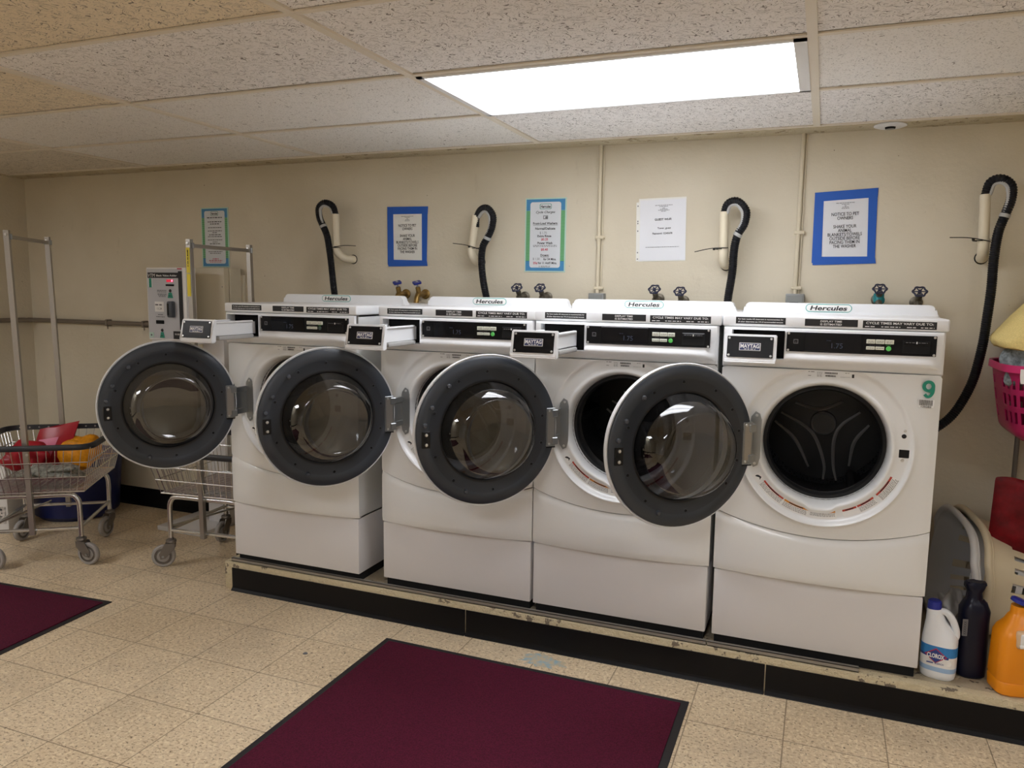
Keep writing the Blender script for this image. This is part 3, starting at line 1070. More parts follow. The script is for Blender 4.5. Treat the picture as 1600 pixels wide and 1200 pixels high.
    for z in (-.062, .062):
        q.lathe([(0, .003), (.004, .002), (.005, 0)], 'screw', 10, T(.024, .0235, z) @ R(-PI / 2, 'X'))
    q.box((.0, .0235, -.076), (.036, .0255, -.072), 'black')
    q.build('hinge', door)
    door.location = OFF @ Vector((.0932 + .0134, -.0986, .919))
    return t, door, dw

XL = [-2.4333, -1.6423, -.9522, -.2505]
YF = [-.8757, -.857, -.857, -.857]
ANG = [54.3, 50.9, 45.1, 40.8]
PULL = [.235, .22, .235, .035]
WL = ['white front-load washer standing apart at the far left end of the platform, unlit start button',
      'white front-load washer second from the platform corner, drawer pulled out beside the gap',
      'white front-load washer third in the row, half covered by the door of the numbered one',
      'white front-load washer with green number 9 and its drum fully in view']
proto, pdoor, pdraw = make_washer()
trees = [proto] + [copy_tree(proto) for _ in range(3)]
for i, t in enumerate(trees):
    t.location = (XL[i] + WW / 2, YF[i], ZB)
    tag(t, WL[i], 'washing machine', 'front-load washers in a row')
    for ch in kids(t):
        nm = ch.name.split('.')[0]
        if nm == 'door':
            ch.rotation_euler = (0, 0, PI + math.radians(ANG[i]))
        if nm == 'detergent_drawer':
            ch.location = (0, -PULL[i], 0)
        if i == 0 and nm == 'control_panel':
            for g_ in kids(ch):
                if g_.name.startswith('start_button'):
                    g_.data = g_.data.copy()
                    g_.data.materials[0] = M['off_led']
# number and barcode on the washer at the right
q = MB()
def band(cx_, cz_, ro, ri, a0, a1, y):
    prev = None
    n_ = 28
    for k in range(n_ + 1):
        a = math.radians(a0 + (a1 - a0) * k / n_)
        pr_ = [q.bm.verts.new((cx_ + e[0] * math.cos(a), y, cz_ + e[1] * math.sin(a))) for e in (ro, ri)]
        if prev: q.bm.faces.new((prev[0], prev[1], pr_[1], pr_[0])).material_index = q.mi('teal')
        prev = pr_
band(.647, 1.132, (.0185, .0195), (.0078, .0095), 0, 360, -.0176)
band(.647, 1.123, (.0185, .029), (.0078, .0200), 22, -138, -.0178)
q.build('number_decal', trees[3], OFF)
q = MB()
yy = -.0176
q.face([(.622, yy, 1.063), (.666, yy, 1.063), (.666, yy, 1.089), (.622, yy, 1.089)], 'tape_white')
r2 = random.Random(2); x = .624
while x < .662:
    ww = r2.uniform(.0006, .002)
    q.face([(x, yy - .0004, 1.070), (x + ww, yy - .0004, 1.070), (x + ww, yy - .0004, 1.088), (x, yy - .0004, 1.088)], 'ink'); x += ww + r2.uniform(.0006, .0014)
q.text('139382', .0052, on_wall(.644, yy - .0004, 1.0635), 'ink', width=.030, bold=.02)
q.build('barcode_sticker', trees[3], OFF)

# grey steel channels under the washers' front edge
for i, (xa, xb, lb) in enumerate(((-2.452, -.262, 'long grey metal channel along the platform edge under three washers'), (-.256, .252, 'short grey metal channel on the platform under the numbered washer'))):
    q = MB()
    z0 = PZ + .0012
    q.box((xa, PY + .006, z0), (xb, PY + .040, z0 + .0025), 'channel')
    q.box((xa, PY + .006, z0), (xb, PY + .009, z0 + .016), 'channel')
    q.box((xa, PY + .006, z0 + .014), (xb, PY + .022, z0 + .016), 'channel')
    tag(q.build('metal_channel'), lb, 'channel')

# ------------------------------------------------------------------ wall signs
def sign_board(name, label, x0, x1, z0, z1, roll, fn, border):
    t = thing(name, label, 'sign', ((x0 + x1) / 2, -.001, (z0 + z1) / 2))
    t.rotation_euler = (0, roll, 0)
    w_, h_ = (x1 - x0), (z1 - z0)
    fn(t, w_, h_)
    return t
def P(m, x0, x1, z0, z1, y, mt, r_=0.0):
    if r_ <= 0:
        m.face([(x0, y, z0), (x1, y, z0), (x1, y, z1), (x0, y, z1)], mt); return
    pts = []
    for (cx_, cz_, a0) in ((x1 - r_, z1 - r_, 0), (x0 + r_, z1 - r_, 90), (x0 + r_, z0 + r_, 180), (x1 - r_, z0 + r_, 270)):
        for k in range(6):
            a = math.radians(a0 + 18 * k)
            pts.append((cx_ + r_ * math.cos(a), y, cz_ + r_ * math.sin(a)))
    m.face(pts, mt)
def price_sign(lines_fn):
    def fn(t, w_, h_):
        q = MB()
        q.box((-w_ / 2, -.003, -h_ / 2), (w_ / 2, .0005, h_ / 2), 'sign_edge')
        q.build('board', t)
        q = MB()
        e = .006
        gz = h_ * .26
        P(q, -w_ / 2 + e, w_ / 2 - e, h_ / 2 - h_ * .17, h_ / 2 - e, -.0034, 'sign_blue')
        P(q, -w_ / 2 + e, w_ / 2 - e, -h_ / 2 + e, -h_ / 2 + h_ * .15, -.0034, 'sign_blue')
        n = 44
        za, zb = -h_ / 2 + h_ * .15, h_ / 2 - h_ * .17
        for k in range(n):
            za_, zb_ = za + (zb - za) * k / n, za + (zb - za) * (k + 1) / n
            P(q, -w_ / 2 + e, w_ / 2 - e, za_, za_ + (zb_ - za_) * .68, -.0034, 'sign_green')
            P(q, -w_ / 2 + e, w_ / 2 - e, za_ + (zb_ - za_) * .68, zb_, -.0034, 'sign_green_light')
        q.build('border', t)
        q = MB()
        P(q, -w_ / 2 + w_ * .125, w_ / 2 - w_ * .125, -h_ / 2 + h_ * .06, h_ / 2 - h_ * .055, -.0038, 'sign_face', .012)
        q.build('panel', t)
        q = MB()
        lines_fn(q, w_, h_)
        q.build('lettering', t)
    return fn
def tx(q, s, h, x, z, m='ink', wd=None, bold=.03, sh=0.0, y=-.0042, al='CENTER'):
    q.text(s, h, on_wall(x, y, z), m, width=wd, bold=bold, shear=sh, align=al)
def badge(q, z, w_=.062):
    for rx, mm, yy in ((w_ / 2, 'teal', -.0040), (w_ / 2 - .002, 'sign_face', -.0042)):
        P(q, -rx, rx, z - .013 + (w_ / 2 - rx), z + .013 - (w_ / 2 - rx), yy, mm, .007)
    tx(q, 'Hercules', .013, 0, z - .0065, 'ink', w_ - .009, .03, .1, -.0045)
def cycle(q, w_, h_):
    f = lambda k: h_ / 2 - h_ * k
    badge(q, f(.115))
    tx(q, 'Cycle Charges', .011, 0, f(.205), 'ink', .100, .015, .35)
    # little washer picture
    P(q, -.011, .013, f(.285), f(.235), -.0041, 'ink_grey'); P(q, -.008, .010, f(.275), f(.243), -.0043, 'sign_face')
    q.lathe([(0, .0045), (.006, .0045)], 'ink_grey', 16, T(.005, 0, f(.262)) @ R(PI / 2, 'X'))
    tx(q, 'Front-Load Washers:', .0105, 0, f(.355), 'ink', .128)
    q.face([(-.064, -.0042, f(.368)), (.064, -.0042, f(.368)), (.064, -.0042, f(.364)), (-.064, -.0042, f(.364))], 'ink')
    tx(q, 'Normal/Delicate', .0105, 0, f(.425), 'ink', .104)
    tx(q, '$ 1.75', .012, -.010, f(.485), 'ink_grey', .036, 0)
    tx(q, 'Extra Rinse', .0100, -.004, f(.525), 'ink', .072)
    tx(q, '$0.25', .0105, -.002, f(.570), 'ink_red', .036)
    tx(q, 'Power Wash', .0105, 0, f(.620), 'ink', .078)
    mxl = on_wall(0, -.0042, 0)
    q.dashes(-.062, .062, f(.640), .0022, mxl, 'ink', seed=1); q.dashes(-.062, .062, f(.656), .0022, mxl, 'ink', seed=2)
    tx(q, '$0.40', .0105, -.002, f(.708), 'ink_red', .036)
    tx(q, 'Dryers:', .0105, 0, f(.785), 'ink', .044)
    q.face([(-.022, -.0042, f(.798)), (.022, -.0042, f(.798)), (.022, -.0042, f(.794)), (-.022, -.0042, f(.794))], 'ink')
    tx(q, '$ 1.50', .011, -.044, f(.835), 'ink_grey', .036, 0)
    tx(q, 'for 54 Mins.', .0100, .027, f(.838), 'ink', .066)
    tx(q, '25¢', .0100, -.049, f(.890), 'ink_red', .024); tx(q, "for 11 Add'l Mins.", .0100, .015, f(.890), 'ink', .098)
    tx(q, '11 ROUTE 37', .0075, 0, f(.935), 'ink', .060, .01)
def howto(q, w_, h_):
    f = lambda k: h_ / 2 - h_ * k
    badge(q, f(.10), .056)
    mxl = on_wall(0, -.0042, 0)
    for i, (k, wd, hh, mm) in enumerate(((.175, .112, .0050, 'ink'), (.245, .102, .0048, 'ink'), (.280, .066, .0048, 'ink'), (.340, .100, .0036, 'ink'), (.395, .106, .0036, 'ink'), (.425, .036, .0036, 'ink'), (.460, .088, .0042, 'ink'), (.490, .104, .0036, 'ink'),
                             (.545, .108, .0036, 'ink'), (.580, .036, .0036, 'ink'), (.612, .080, .0046, 'ink'), (.742, .104, .0036, 'ink'), (.770, .082, .0036, 'ink'), (.865, .044, .0044, 'ink_red'), (.893, .100, .0044, 'ink_red'), (.917, .088, .0034, 'ink_red'))):
        q.dashes(-wd / 2, wd / 2, f(k), hh, mxl, mm, .95, i + 30)
sign_board('instruction_sign', 'tall printed instruction sign behind the cart rack, with red footer lines', -3.392, -3.19, 1.530, 1.877, 0, price_sign(howto), None)
sign_board('price_sign', 'green and blue bordered cycle charges price sign beside the black vertical conduit line', -1.331, -1.118, 1.510, 1.870, .004, price_sign(cycle), None)['label'] = 'green and blue bordered price sign listing cycle charges on the wall'

NOTE = [('NOTICE TO PET', .70), ('OWNERS', .755), None, ('SHAKE YOUR', .0), ('ANIMAL', .0), ('BLANKETS/TOWELS', .0), ('OUTSIDE BEFORE', .0), ('PACING THEM IN', .0), ('THE WASHER', .0)]
def notice(corners, label, wrinkled):
    """blue tape strips round a sheet; corners TL, TR, BR, BL in wall x, z"""
    cx_ = sum(c[0] for c in corners) / 4; cz_ = sum(c[1] for c in corners) / 4
    t = thing('pet_notice', label, 'notice', (cx_, -.001, cz_), group='blue-taped pet notices')
    c = [Vector((x - cx_, 0, z - cz_)) for x, z in corners]
    q = MB()
    def at(u, v):
        a = c[0].lerp(c[1], u); b_ = c[3].lerp(c[2], u)
        return a.lerp(b_, v)
    def strip(u0, v0, u1, v1, y, jit):
        r_ = random.Random(jit)
        pts = [at(u0, v0), at(u1, v0), at(u1, v1), at(u0, v1)]
        pts = [Vector((p_.x + r_.uniform(-.003, .003), y, p_.z + r_.uniform(-.003, .003))) for p_ in pts]
        q.poly(pts, (0, .0006, 0), 'blue_tape')
    strip(0, 0, 1, .125, -.0022, 1); strip(0, .895, 1, 1, -.0025, 2)
    strip(0, .02, .145, .98, -.0028, 3); strip(.86, .0, 1, .99, -.0031, 4)
    q.build('tape', t)
    q = MB()
    r_ = random.Random(5)
    n = 12
    amp = .0016 if wrinkled else .0006
    def fn(i, j):
        p_ = at(.10 + .80 * i / n, .085 + .85 * j / n)
        return (p_.x, -.0012 - (0 if i in (0, n) or j in (0, n) else r_.uniform(0, amp)) , p_.z)
    q.grid(n + 1, n + 1, fn, 'plastic_sleeve' if wrinkled else 'paper')
    q.build('sheet', t, sharp=80)
    q = MB()
    w_ = (c[1] - c[0]).length; h_ = (c[3] - c[0]).length
    roll = math.atan2((c[1] - c[0]).z, (c[1] - c[0]).x) * .5
    mx = on_wall(0, -.0036, 0, roll)
    for i, k in enumerate((.165, .185, .205, .222, .240)):
        wd = (.30, .12, .03, .10, .12)[i] * w_
        q.dashes(-wd / 2, wd / 2, h_ * (.5 - k), .0022, mx, 'ink_grey', .95, i)
    ls = [('NOTICE TO PET', .335, .44), ('OWNERS', .390, .25), ('SHAKE YOUR', .505, .37), ('ANIMAL', .560, .22), ('BLANKETS/TOWELS', .615, .55), ('OUTSIDE BEFORE', .668, .49), ('PACING THEM IN', .722, .48), ('THE WASHER', .778, .37)]
    for s_, k, wd in ls:
        q.text(s_, .0135, mx @ T(0, h_ * (.5 - k), 0), 'ink', width=wd * w_, bold=.006)
    q.build('lettering', t)
notice([(-2.118, 1.848), (-1.876, 1.848), (-1.880, 1.538), (-2.116, 1.537)], 'blue-taped pet notice under wrinkled shiny plastic, between two drain hoses', True)
notice([(.008, 1.852), (.253, 1.868), (.262, 1.551), (.012, 1.546)], 'blue-taped pet notice with crooked tape above the teal-taped valve', False)

t = thing('wifi_notice', 'white sheet in a clear punched sleeve naming the guest network', 'notice', (-.647, -.001, 1.705))
t.rotation_euler = (0, -.02, 0)
q = MB()
q.box((-.112, -.0014, -.142), (.108, 0, .148), 'plastic_sleeve')
q.box((-.124, -.0012, -.140), (-.108, 0, .132), 'plastic_sleeve')
for z in (.115, .045, .035, -.0, -.10, -.13):
    q.box((-.119, -.0016, z - .003), (-.114, -.001, z + .003), 'ink_grey')
q.build('sleeve', t)
q = MB()
q.grid(8, 8, lambda i, j: (-.106 + .212 * i / 7, -.0030 - .0010 * math.sin(i * 1.3 + j), -.138 + .278 * j / 7), 'paper')
q.build('sheet', t, sharp=80)
q = MB()
mx = on_wall(0, -.0046, 0)
for i, (z, wd) in enumerate(((.113, .080), (.107, .040), (.100, .012), (.095, .034), (.090, .052), (.085, .024))):
    q.dashes(-wd / 2 + .005, wd / 2 + .005, z, .0022, mx, 'ink_grey', .95, i)
q.text('GUEST WI-FI', .0095, mx @ T(.002, .045, 0), 'ink', width=.076, bold=.02)
q.text('Tower_guest', .0080, mx @ T(.008, .006, 0), 'ink', width=.062, bold=.015)
q.text('Password: 12345678', .0080, mx @ T(.0, -.018, 0), 'ink', width=.092, bold=.015)
q.dashes(-.078, .078, -.078, .0022, mx, 'ink_grey', .95, 9)
q.build('lettering', t)

# ------------------------------------------------------------------ conduits
def conduit(x, xb, zb, label):
    t = thing('electrical_conduit', label, 'conduit', (x, 0, zb), group='painted vertical conduits')
    q = MB()
    q.tube([(0, -.012, H - zb - .004), (0, -.012, .03)], .0095, 'conduit', 12)
    q.tube([(.014, -.005, H - zb - .004), (.014, -.005, .03)], .004, 'conduit', 8)
    for z in (.30, .06):
        q.box((-.018, -.023, z - .008), (.028, -.001, z + .008), 'conduit', .004, 1)
    q.build('tube', t)
    q = MB()
    q.box((-.036, -.045, -.055), (.040, -.001, .035), 'box_grey', .003, 2)
    q.box((-.030, -.048, -.049), (.034, -.045, .029), 'box_grey', .001, 1)
    q.build('junction_box', t)
    q = MB(); q.box((-.020, -.052, -.020), (.018, -.048, -.002), 'black', .001, 1); q.build('switch', t)
conduit(-.949, 0, 1.375, 'cream painted conduit and grey box between the price sign and network notice')
conduit(-.052, 0, 1.385, 'cream painted conduit and grey box beside the crookedly taped pet notice')

# ------------------------------------------------------------------ drain hoses, standpipes
def standpipe(xt, zt, xb, zb, xe, ze, label, seedmark):
    t = thing('standpipe', label, 'drain pipe', (xb, -.08, zb), group='cream standpipes on the wall')
    q = MB()
    rr_ = .0195
    top = Vector((xt - xb, 0, zt - zb)); bt = Vector((0, 0, .03))
    q.tube([top, bt], rr_, 'pvc', 20, caps=False)
    q.tube([top, bt], rr_ - .003, 'pvc', 20, caps=False)
    q.tube([top, top + Vector((0, 0, .0001))], [rr_, rr_ - .003], 'pvc', 20, caps=False)
    q.build('pipe', t)
    q = MB()
    e = [Vector((0, 0, .045)), Vector((0, 0, .02)), Vector(((xe - xb) * .25, .01, -.004)), Vector(((xe - xb) * .6, .03, -.022)), Vector((xe - xb, .055, -.026)), Vector((xe - xb, .083, -.026))]
    e = cr(e, 5)
    q.tube(e, [rr_ + .003 if i < 4 else rr_ + .0015 for i in range(len(e))], 'pvc', 20)
    q.build('elbow', t)
    q = MB()
    q.lathe([(.018, 0), (.0225, .003), (.0255, 0)], 'black', 16, T(xe - xb, .077, -.026) @ R(PI / 2, 'X'))
    q.build('wall_collar', t)
standpipe(-2.392, 1.812, -2.392, 1.600, -2.335, 1.585, 'cream standpipe above the left end washer, elbow turning right', 1)
standpipe(-1.566, 1.786, -1.588, 1.585, -1.570, 1.580, 'cream standpipe leaning slightly, right of the wrinkled pet notice', 2)
standpipe(-.362, 1.775, -.358, 1.570, -.352, 1.565, 'cream standpipe right of the network notice', 3)
standpipe(.634, 1.818, .642, 1.600, .650, 1.590, 'cream standpipe nearest the pink basket', 4)

def hose(pts, label, ztail, yend=-.11):
    """pts: x, z of the centre line from pipe mouth over the loop and down"""
    x0, z0 = pts[0]
    t = thing('drain_hose', label, 'hose', (pts[-1][0], -.11, pts[-1][1]), group='black corrugated drain hoses')
    o = Vector((pts[-1][0], -.11, pts[-1][1]))
    P3 = []
    for i, (x, z) in enumerate(pts):
        y = -.08 if i == 0 else (-.095 if i == 1 else -.108)
        P3.append(Vector((x, y, z)))
    P3 = [Vector((x0, -.08, z0 - .05))] + P3
    P3 += ztail
    q = resample(cr(P3, 12), .0022)
    n_loop = len(resample(cr(P3[:len(P3) - len(ztail)], 12), .0022))
    m = MB()
    rs = []
    for i in range(len(q)):
        base = .0172 if i > 45 else .0125 + .0047 * min(1, i / 45)
        rs.append(base + (.0012 if (i // 2) % 2 else -.0008))
    m.tube([p_ - o for p_ in q], rs, 'hose', 12)
    m.build('hose', t)
    # grey hook hugging the inside of the bend, strapped at its end
    m = MB()
    seg = cr(P3[1:7], 10)
    cen = sum(seg, Vector()) / len(seg)
    path_ = []
    for p_ in seg:
        d = (cen - p_); d.y = 0; d.normalize()
        path_.append(p_ + d * .014 + Vector((0, -.006, 0)) - o)
    m.tube(path_, .0085, 'hook', 8)
    e = seg[-1] - o
    tt = (seg[-1] - seg[-2]).normalized()
    m.tube([e - tt * .007, e + tt * .007], .0195, 'hook', 18)
    m.build('hook', t)
    return t
h1 = [(-2.392, 1.805), (-2.402, 1.853), (-2.442, 1.869), (-2.479, 1.843), (-2.476, 1.792), (-2.453, 1.745), (-2.429, 1.69), (-2.411, 1.581), (-2.4, 1.486), (-2.386, 1.376)]
h2 = [(-1.560, 1.778), (-1.530, 1.812), (-1.490, 1.815), (-1.461, 1.777), (-1.467, 1.721), (-1.49, 1.672), (-1.514, 1.629), (-1.52, 1.554), (-1.509, 1.459), (-1.491, 1.377)]
h3 = [(-.362, 1.768), (-.345, 1.808), (-.305, 1.815), (-.268, 1.775), (-.272, 1.718), (-.297, 1.672), (-.309, 1.609), (-.313, 1.506), (-.326, 1.385)]
h4 = [(.634, 1.812), (.646, 1.862), (.680, 1.872), (.714, 1.845), (.717, 1.792), (.701, 1.732), (.684, 1.666), (.677, 1.57), (.677, 1.448), (.671, 1.33), (.664, 1.226), (.644, 1.097), (.613, 1.004), (.574, .932), (.52, .878)]
hose(h1, 'smooth black drain hose looping left into the standpipe of the left end washer', [Vector((-2.37, -.07, 1.2)), Vector((-2.35, -.05, .9))])
hose(h2, 'black drain hose looping right beside the wrinkled pet notice', [Vector((-1.47, -.07, 1.2)), Vector((-1.45, -.05, .9))])
hose(h3, 'ribbed black drain hose between the network notice and the second conduit', [Vector((-.34, -.07, 1.2)), Vector((-.35, -.05, .9))])
hose(h4, 'long black drain hose curving down the wall beside the pink basket', [Vector((.45, -.07, .82)), Vector((.40, -.06, .80))])

for (a, b_, label, knot) in (((-2.400, 1.634), (-2.253, 1.641), 'black cable tie sticking out right of the left end standpipe', 0),
                             ((-1.680, 1.649), (-1.524, 1.616), 'black cable tie on the leaning standpipe, its tail pointing left and up', 1),
                             ((-.480, 1.600), (-.335, 1.617), 'black cable tie on the standpipe by the network notice', 1),
                             ((.519, 1.651), (.662, 1.634), 'black cable tie on the standpipe nearest the pink basket', 1)):
    q = MB()
    A, Bv = Vector((a[0], -.105, a[1])), Vector((b_[0], -.105, b_[1]))
    mid = A.lerp(Bv, .5) + Vector((0, 0, .006))
    q.tube(cr([A, mid, Bv], 6), .0020, 'black', 6)
    kx = Bv.lerp(A, .42) if knot else A.lerp(Bv, .12)
    q.box((kx.x - .005, -.109, kx.z - .003), (kx.x + .005, -.101, kx.z + .005), 'black', .001, 1)
    cxx = (Bv.lerp(A, .25) if knot else A.lerp(Bv, .05))
    ring_ = [(cxx.x + .0225 * math.cos(k * PI / 10), -.08 + .0225 * math.sin(k * PI / 10), cxx.z) for k in range(20)]
    q.tube(ring_, .0018, 'black', 6, closed=True)
    tag(q.build('cable_tie'), label, 'cable tie', 'black cable ties on the standpipes')

# ------------------------------------------------------------------ valves
def make_valve(x, zc, body, handle, label, blue, tape=False):
    t = thing('water_valve', label, 'valve', (x, 0, zc - .085), group='blue-handled valves' if blue else 'dark spoked valves')
    q = MB()
    q.lathe([(.026, 0), (.026, .004), (.016, .010), (.013, .010), (.013, .05)], body, 20, T(0, -.001, .02) @ R(PI / 2, 'X'))
    q.cyl((0, -.045, .02), (0, -.085, .02), .016, body, 6)
    q.tube(cr([(0, -.055, .02), (0, -.085, .015), (0, -.10, -.01), (0, -.105, -.035)], 5), .014, body, 14)
    q.cyl((0, -.105, -.035), (0, -.107, -.062), .016, 'copper' if not blue else 'steel', 8)
    tilt = Vector((0, -.36, .93) if blue else (0, -.74, .67)).normalized()
    o = Vector((0, -.078, .03))
    q.cyl(o, o + tilt * .026, .013, body, 12)
    q.cyl(o + tilt * .022, o + tilt * .030, .010, body, 6)
    q.cyl(o + tilt * .026, o + tilt * .056, .0045, 'steel', 8)
    q.build('body', t)
    q = MB()
    c = o + tilt * .052
    rot = Vector((0, 0, 1)).rotation_difference(tilt).to_matrix().to_4x4()
    mx = T(*c) @ rot
    if not blue:
        n = 36
        ring_ = []
        for k in range(n):
            a = 2 * PI * k / n
            rr_ = .0245 + .0026 * math.cos(6 * a)
            ring_.append(mx @ Vector((rr_ * math.cos(a), rr_ * math.sin(a), 0)))
        q.tube(ring_, .0036, handle, 8, closed=True)
        for k in range(6):
            a = 2 * PI * k / 6
            q.tube([mx @ Vector((0, 0, 0)), mx @ Vector((.025 * math.cos(a), .025 * math.sin(a), 0))], .0024, handle, 6)
        q.lathe([(0, .006), (.007, .005), (.008, -.005), (0, -.005)], handle, 14, mx)
    else:
        prof = []
        n = 48
        for zz in (-.005, .005):
            prof.append([mx @ Vector(((.0225 + .003 * math.cos(4 * 2 * PI * k / n)) * math.cos(2 * PI * k / n), (.0225 + .003 * math.cos(4 * 2 * PI * k / n)) * math.sin(2 * PI * k / n), zz)) for k in range(n)])
        q.poly(prof[0], (prof[1][0] - prof[0][0]), handle)
        q.lathe([(0, .009), (.006, .009), (.009, .004)], 'steel', 12, mx)
    q.build('handle', t)
    if tape:
        q = MB()
        q.tube([Vector((-.002, -.050, .026)), Vector((.002, -.088, .018))], .0215, 'teal_tape', 16)
        q.tube([Vector((0, -.075, .045)), Vector((0, -.080, .010))], .0205, 'teal_tape', 16)
        q.build('tape', t)
for i, (x, z, bl, lb) in enumerate(((-2.007, 1.428, 1, 'brass valve with blue handle, first of two behind the left end washer'),
                     (-1.890, 1.429, 1, 'brass valve with blue handle beside the leaning standpipe'),
                     (-1.327, 1.424, 0, 'tarnished valve with dark spoked wheel under the left edge of the price sign'),
                     (-1.207, 1.424, 0, 'tarnished valve with dark spoked wheel under the right half of the price sign'),
                     (-.652, 1.424, 0, 'tarnished valve with dark spoked wheel under the middle of the network notice'),
                     (-.536, 1.416, 0, 'tarnished valve with dark spoked wheel under the right edge of the network notice'),
                     (.280, 1.437, 0, 'valve wrapped in teal tape with dark spoked wheel'),
                     (.427, 1.428, 0, 'tarnished valve with dark spoked wheel between the teal-taped one and the long hose'))):
    make_valve(x, z + .028, 'brass' if bl else 'old_brass', 'blue_handle' if bl else 'navy_handle', lb, bl, i == 6)

# ------------------------------------------------------------------ grey pipe round the left corner
t = thing('wall_pipe', 'thin grey pipe running round the left corner at waist height', 'pipe', (X0, 0, 1.178))
q = MB()
q.tube(cr([(.028, -2.6, .012), (.028, -.3, .003), (.028, -.12, 0), (.05, -.04, 0), (.12, -.028, 0), (1.6, -.028, -.002)], 6), .0145, 'pipe_grey', 12)
q.build('pipe', t)
for x in (.72, 1.03):
    q = MB()
    q.box((x - .008, -.046, -.022), (x + .008, -.001, .02), 'pipe_grey', .003, 1)
    q.cyl((x, -.03, -.02), (x, -.03, -.04), .004, 'pipe_grey', 8)
    q.build('bracket', t)

# ------------------------------------------------------------------ card value machine, cabinet, stand
t = thing('value_machine', 'grey card value machine with green number 1 above the open round door', 'vending machine', (-3.333, -.35, 1.115))
wv, hv = .285, .403
q = MB(); q.box((-.14, 0, 0), (.145, .075, hv), 'tape_white', .004, 2); q.build('housing', t)
q = MB()
q.box((-.134, -.002, .008), (.118, .001, hv - .008), 'machine')
q.build('face_panel', t)
q = MB()
yb = -.0026
P(q, -.128, .118, hv - .058, hv - .028, yb, 'ink')
P(q, .094, .122, .06, hv - .020, yb - .0002, 'ink')
P(q, .045, .130, .008, .052, yb - .0004, 'ink')
P(q, .088, .122, hv - .010, hv - .004, yb, 'ink_red')
mw = on_wall(0, yb - .0006, 0)
q.text('VTM', .019, mw @ T(-.124, hv - .053, 0), 'ink_white', width=.052, shear=.2, align='LEFT')
q.text('Basic Value Adder', .010, mw @ T(-.064, hv - .049, 0), 'ink_white', width=.150, shear=.15, bold=.02, align='LEFT')
q.text('***', .018, mw @ T(.080, .022, 0), 'ink_white', width=.05)
q.build('lettering', t)
q = MB()
P(q, -.126, -.096, hv - .108, hv - .062, yb, 'tape_white')
q.text('1', .042, on_wall(-.110, yb - .0004, hv - .106), 'teal', width=.020, bold=.08)
q.build('number_decal', t)
q = MB(); q.box((.010, -.005, hv - .080), (.058, 0, hv - .066), mat('display_red', (150, 20, 40), .3, emit=(220, 30, 60), estr=.25), .001, 1)
q.box((.046, -.0056, hv - .078), (.056, -.0045, hv - .068), mat('display_pink', (240, 140, 170), .3, emit=(255, 150, 190), estr=.5)); q.build('red_display', t)
q = MB(); q.box((.005, -.006, hv - .102), (.062, 0, hv - .092), 'void_shade'); q.build('card_slot', t)
for (x0_, z0_, x1_, z1_, nm) in ((.014, hv - .168, .052, hv - .120, 'green_card_mark'), (-.054, .012, -.020, .062, 'green_card_mark')):
    q = MB()
    q.poly([Vector((x0_, -.004, z0_)), Vector((x1_, -.004, z0_)), Vector((x1_ - .008, -.004, z1_ - .018)), Vector((x0_ + .008, -.004, z1_ - .018))], (0, .003, 0), 'teal')
    q.lathe([(0, .0045), (.008, .0045), (.010, .001)], 'ink', 14, T((x0_ + x1_) / 2, 0, z1_ - .008) @ R(PI / 2, 'X'))
    q.dashes(x0_ + .010, x1_ - .008, z0_ + .010, .004, mw @ T(0, 0, .0016), 'ink', .9, 3)
    q.build(nm, t)
q = MB()
for i, (k, a_, b_) in enumerate(((.128, -.062, .006), (.136, -.062, .008), (.148, -.060, .006), (.155, -.054, .004), (.162, -.050, .0))):
    q.dashes(a_, b_, hv - k, .003, mw, 'ink', .95, i)
q.dashes(-.062, -.026, .140, .003, mw, 'ink', .95, 7); q.dashes(-.076, -.014, .128, .003, mw, 'ink', .95, 8)
q.build('small_print', t)
q = MB()
P(q, -.084, -.018, .158, .214, yb, 'tape_white')
q.dashes(-.080, -.024, .192, .008, mw, 'ink_grey', .95, 4)
q.text('11:24', .014, mw @ T(-.050, .168, 0), 'ink', width=.034)
q.build('note', t)
q = MB(); q.box((-.076, -.008, .090), (-.020, 0, .110), 'void_shade', .002, 1); q.build('ticket_slot', t)
q = MB()
q.box((.028, -.030, .128), (.066, 0, .218), 'bumper', .008, 2); q.box((.032, -.033, .140), (.046, -.028, .206), 'black', .003, 1)
q.build('bill_acceptor', t)
q = MB(); q.box((-.132, -.0035, .012), (-.100, -.002, .040), 'sign_edge'); q.box((-.121, -.0045, .021), (-.111, -.0035, .031), 'ink_grey'); q.build('small_sticker', t)

t = thing('wall_cabinet', 'plain cream metal cabinet on the wall behind the cart rack', 'cabinet', (-3.215, -.001, 1.115))
q = MB(); q.box((-.12, -.145, 0), (.110, -.018, .408), 'cab', .004, 2)
q.box((.112, -.11, .0), (.120, -.018, .408), 'cab', .002, 1); q.cyl((.095, -.147, .30), (.095, -.144, .30), .003, 'ink_grey', 8); q.build('box', t)
q = MB(); q.box((-.10, -.018, .02), (.136, 0, .368), 'cab', .002, 1); q.build('mounting_plate', t)

t = thing('machine_stand', 'white steel stand with a flat base plate on the floor', 'stand', (-3.30, -.19, 0))
q = MB(); q.box((-.17, -.165, 0), (.17, .18, .028), 'ped', .004, 2); q.build('base_plate', t)
q = MB()
q.box((.035, .03, .028), (.19, .17, 1.113), 'ped', .004, 2)
q.box((-.165, -.15, 1.09), (.10, .17, 1.113), 'ped', .003, 1)
q.build('column', t)

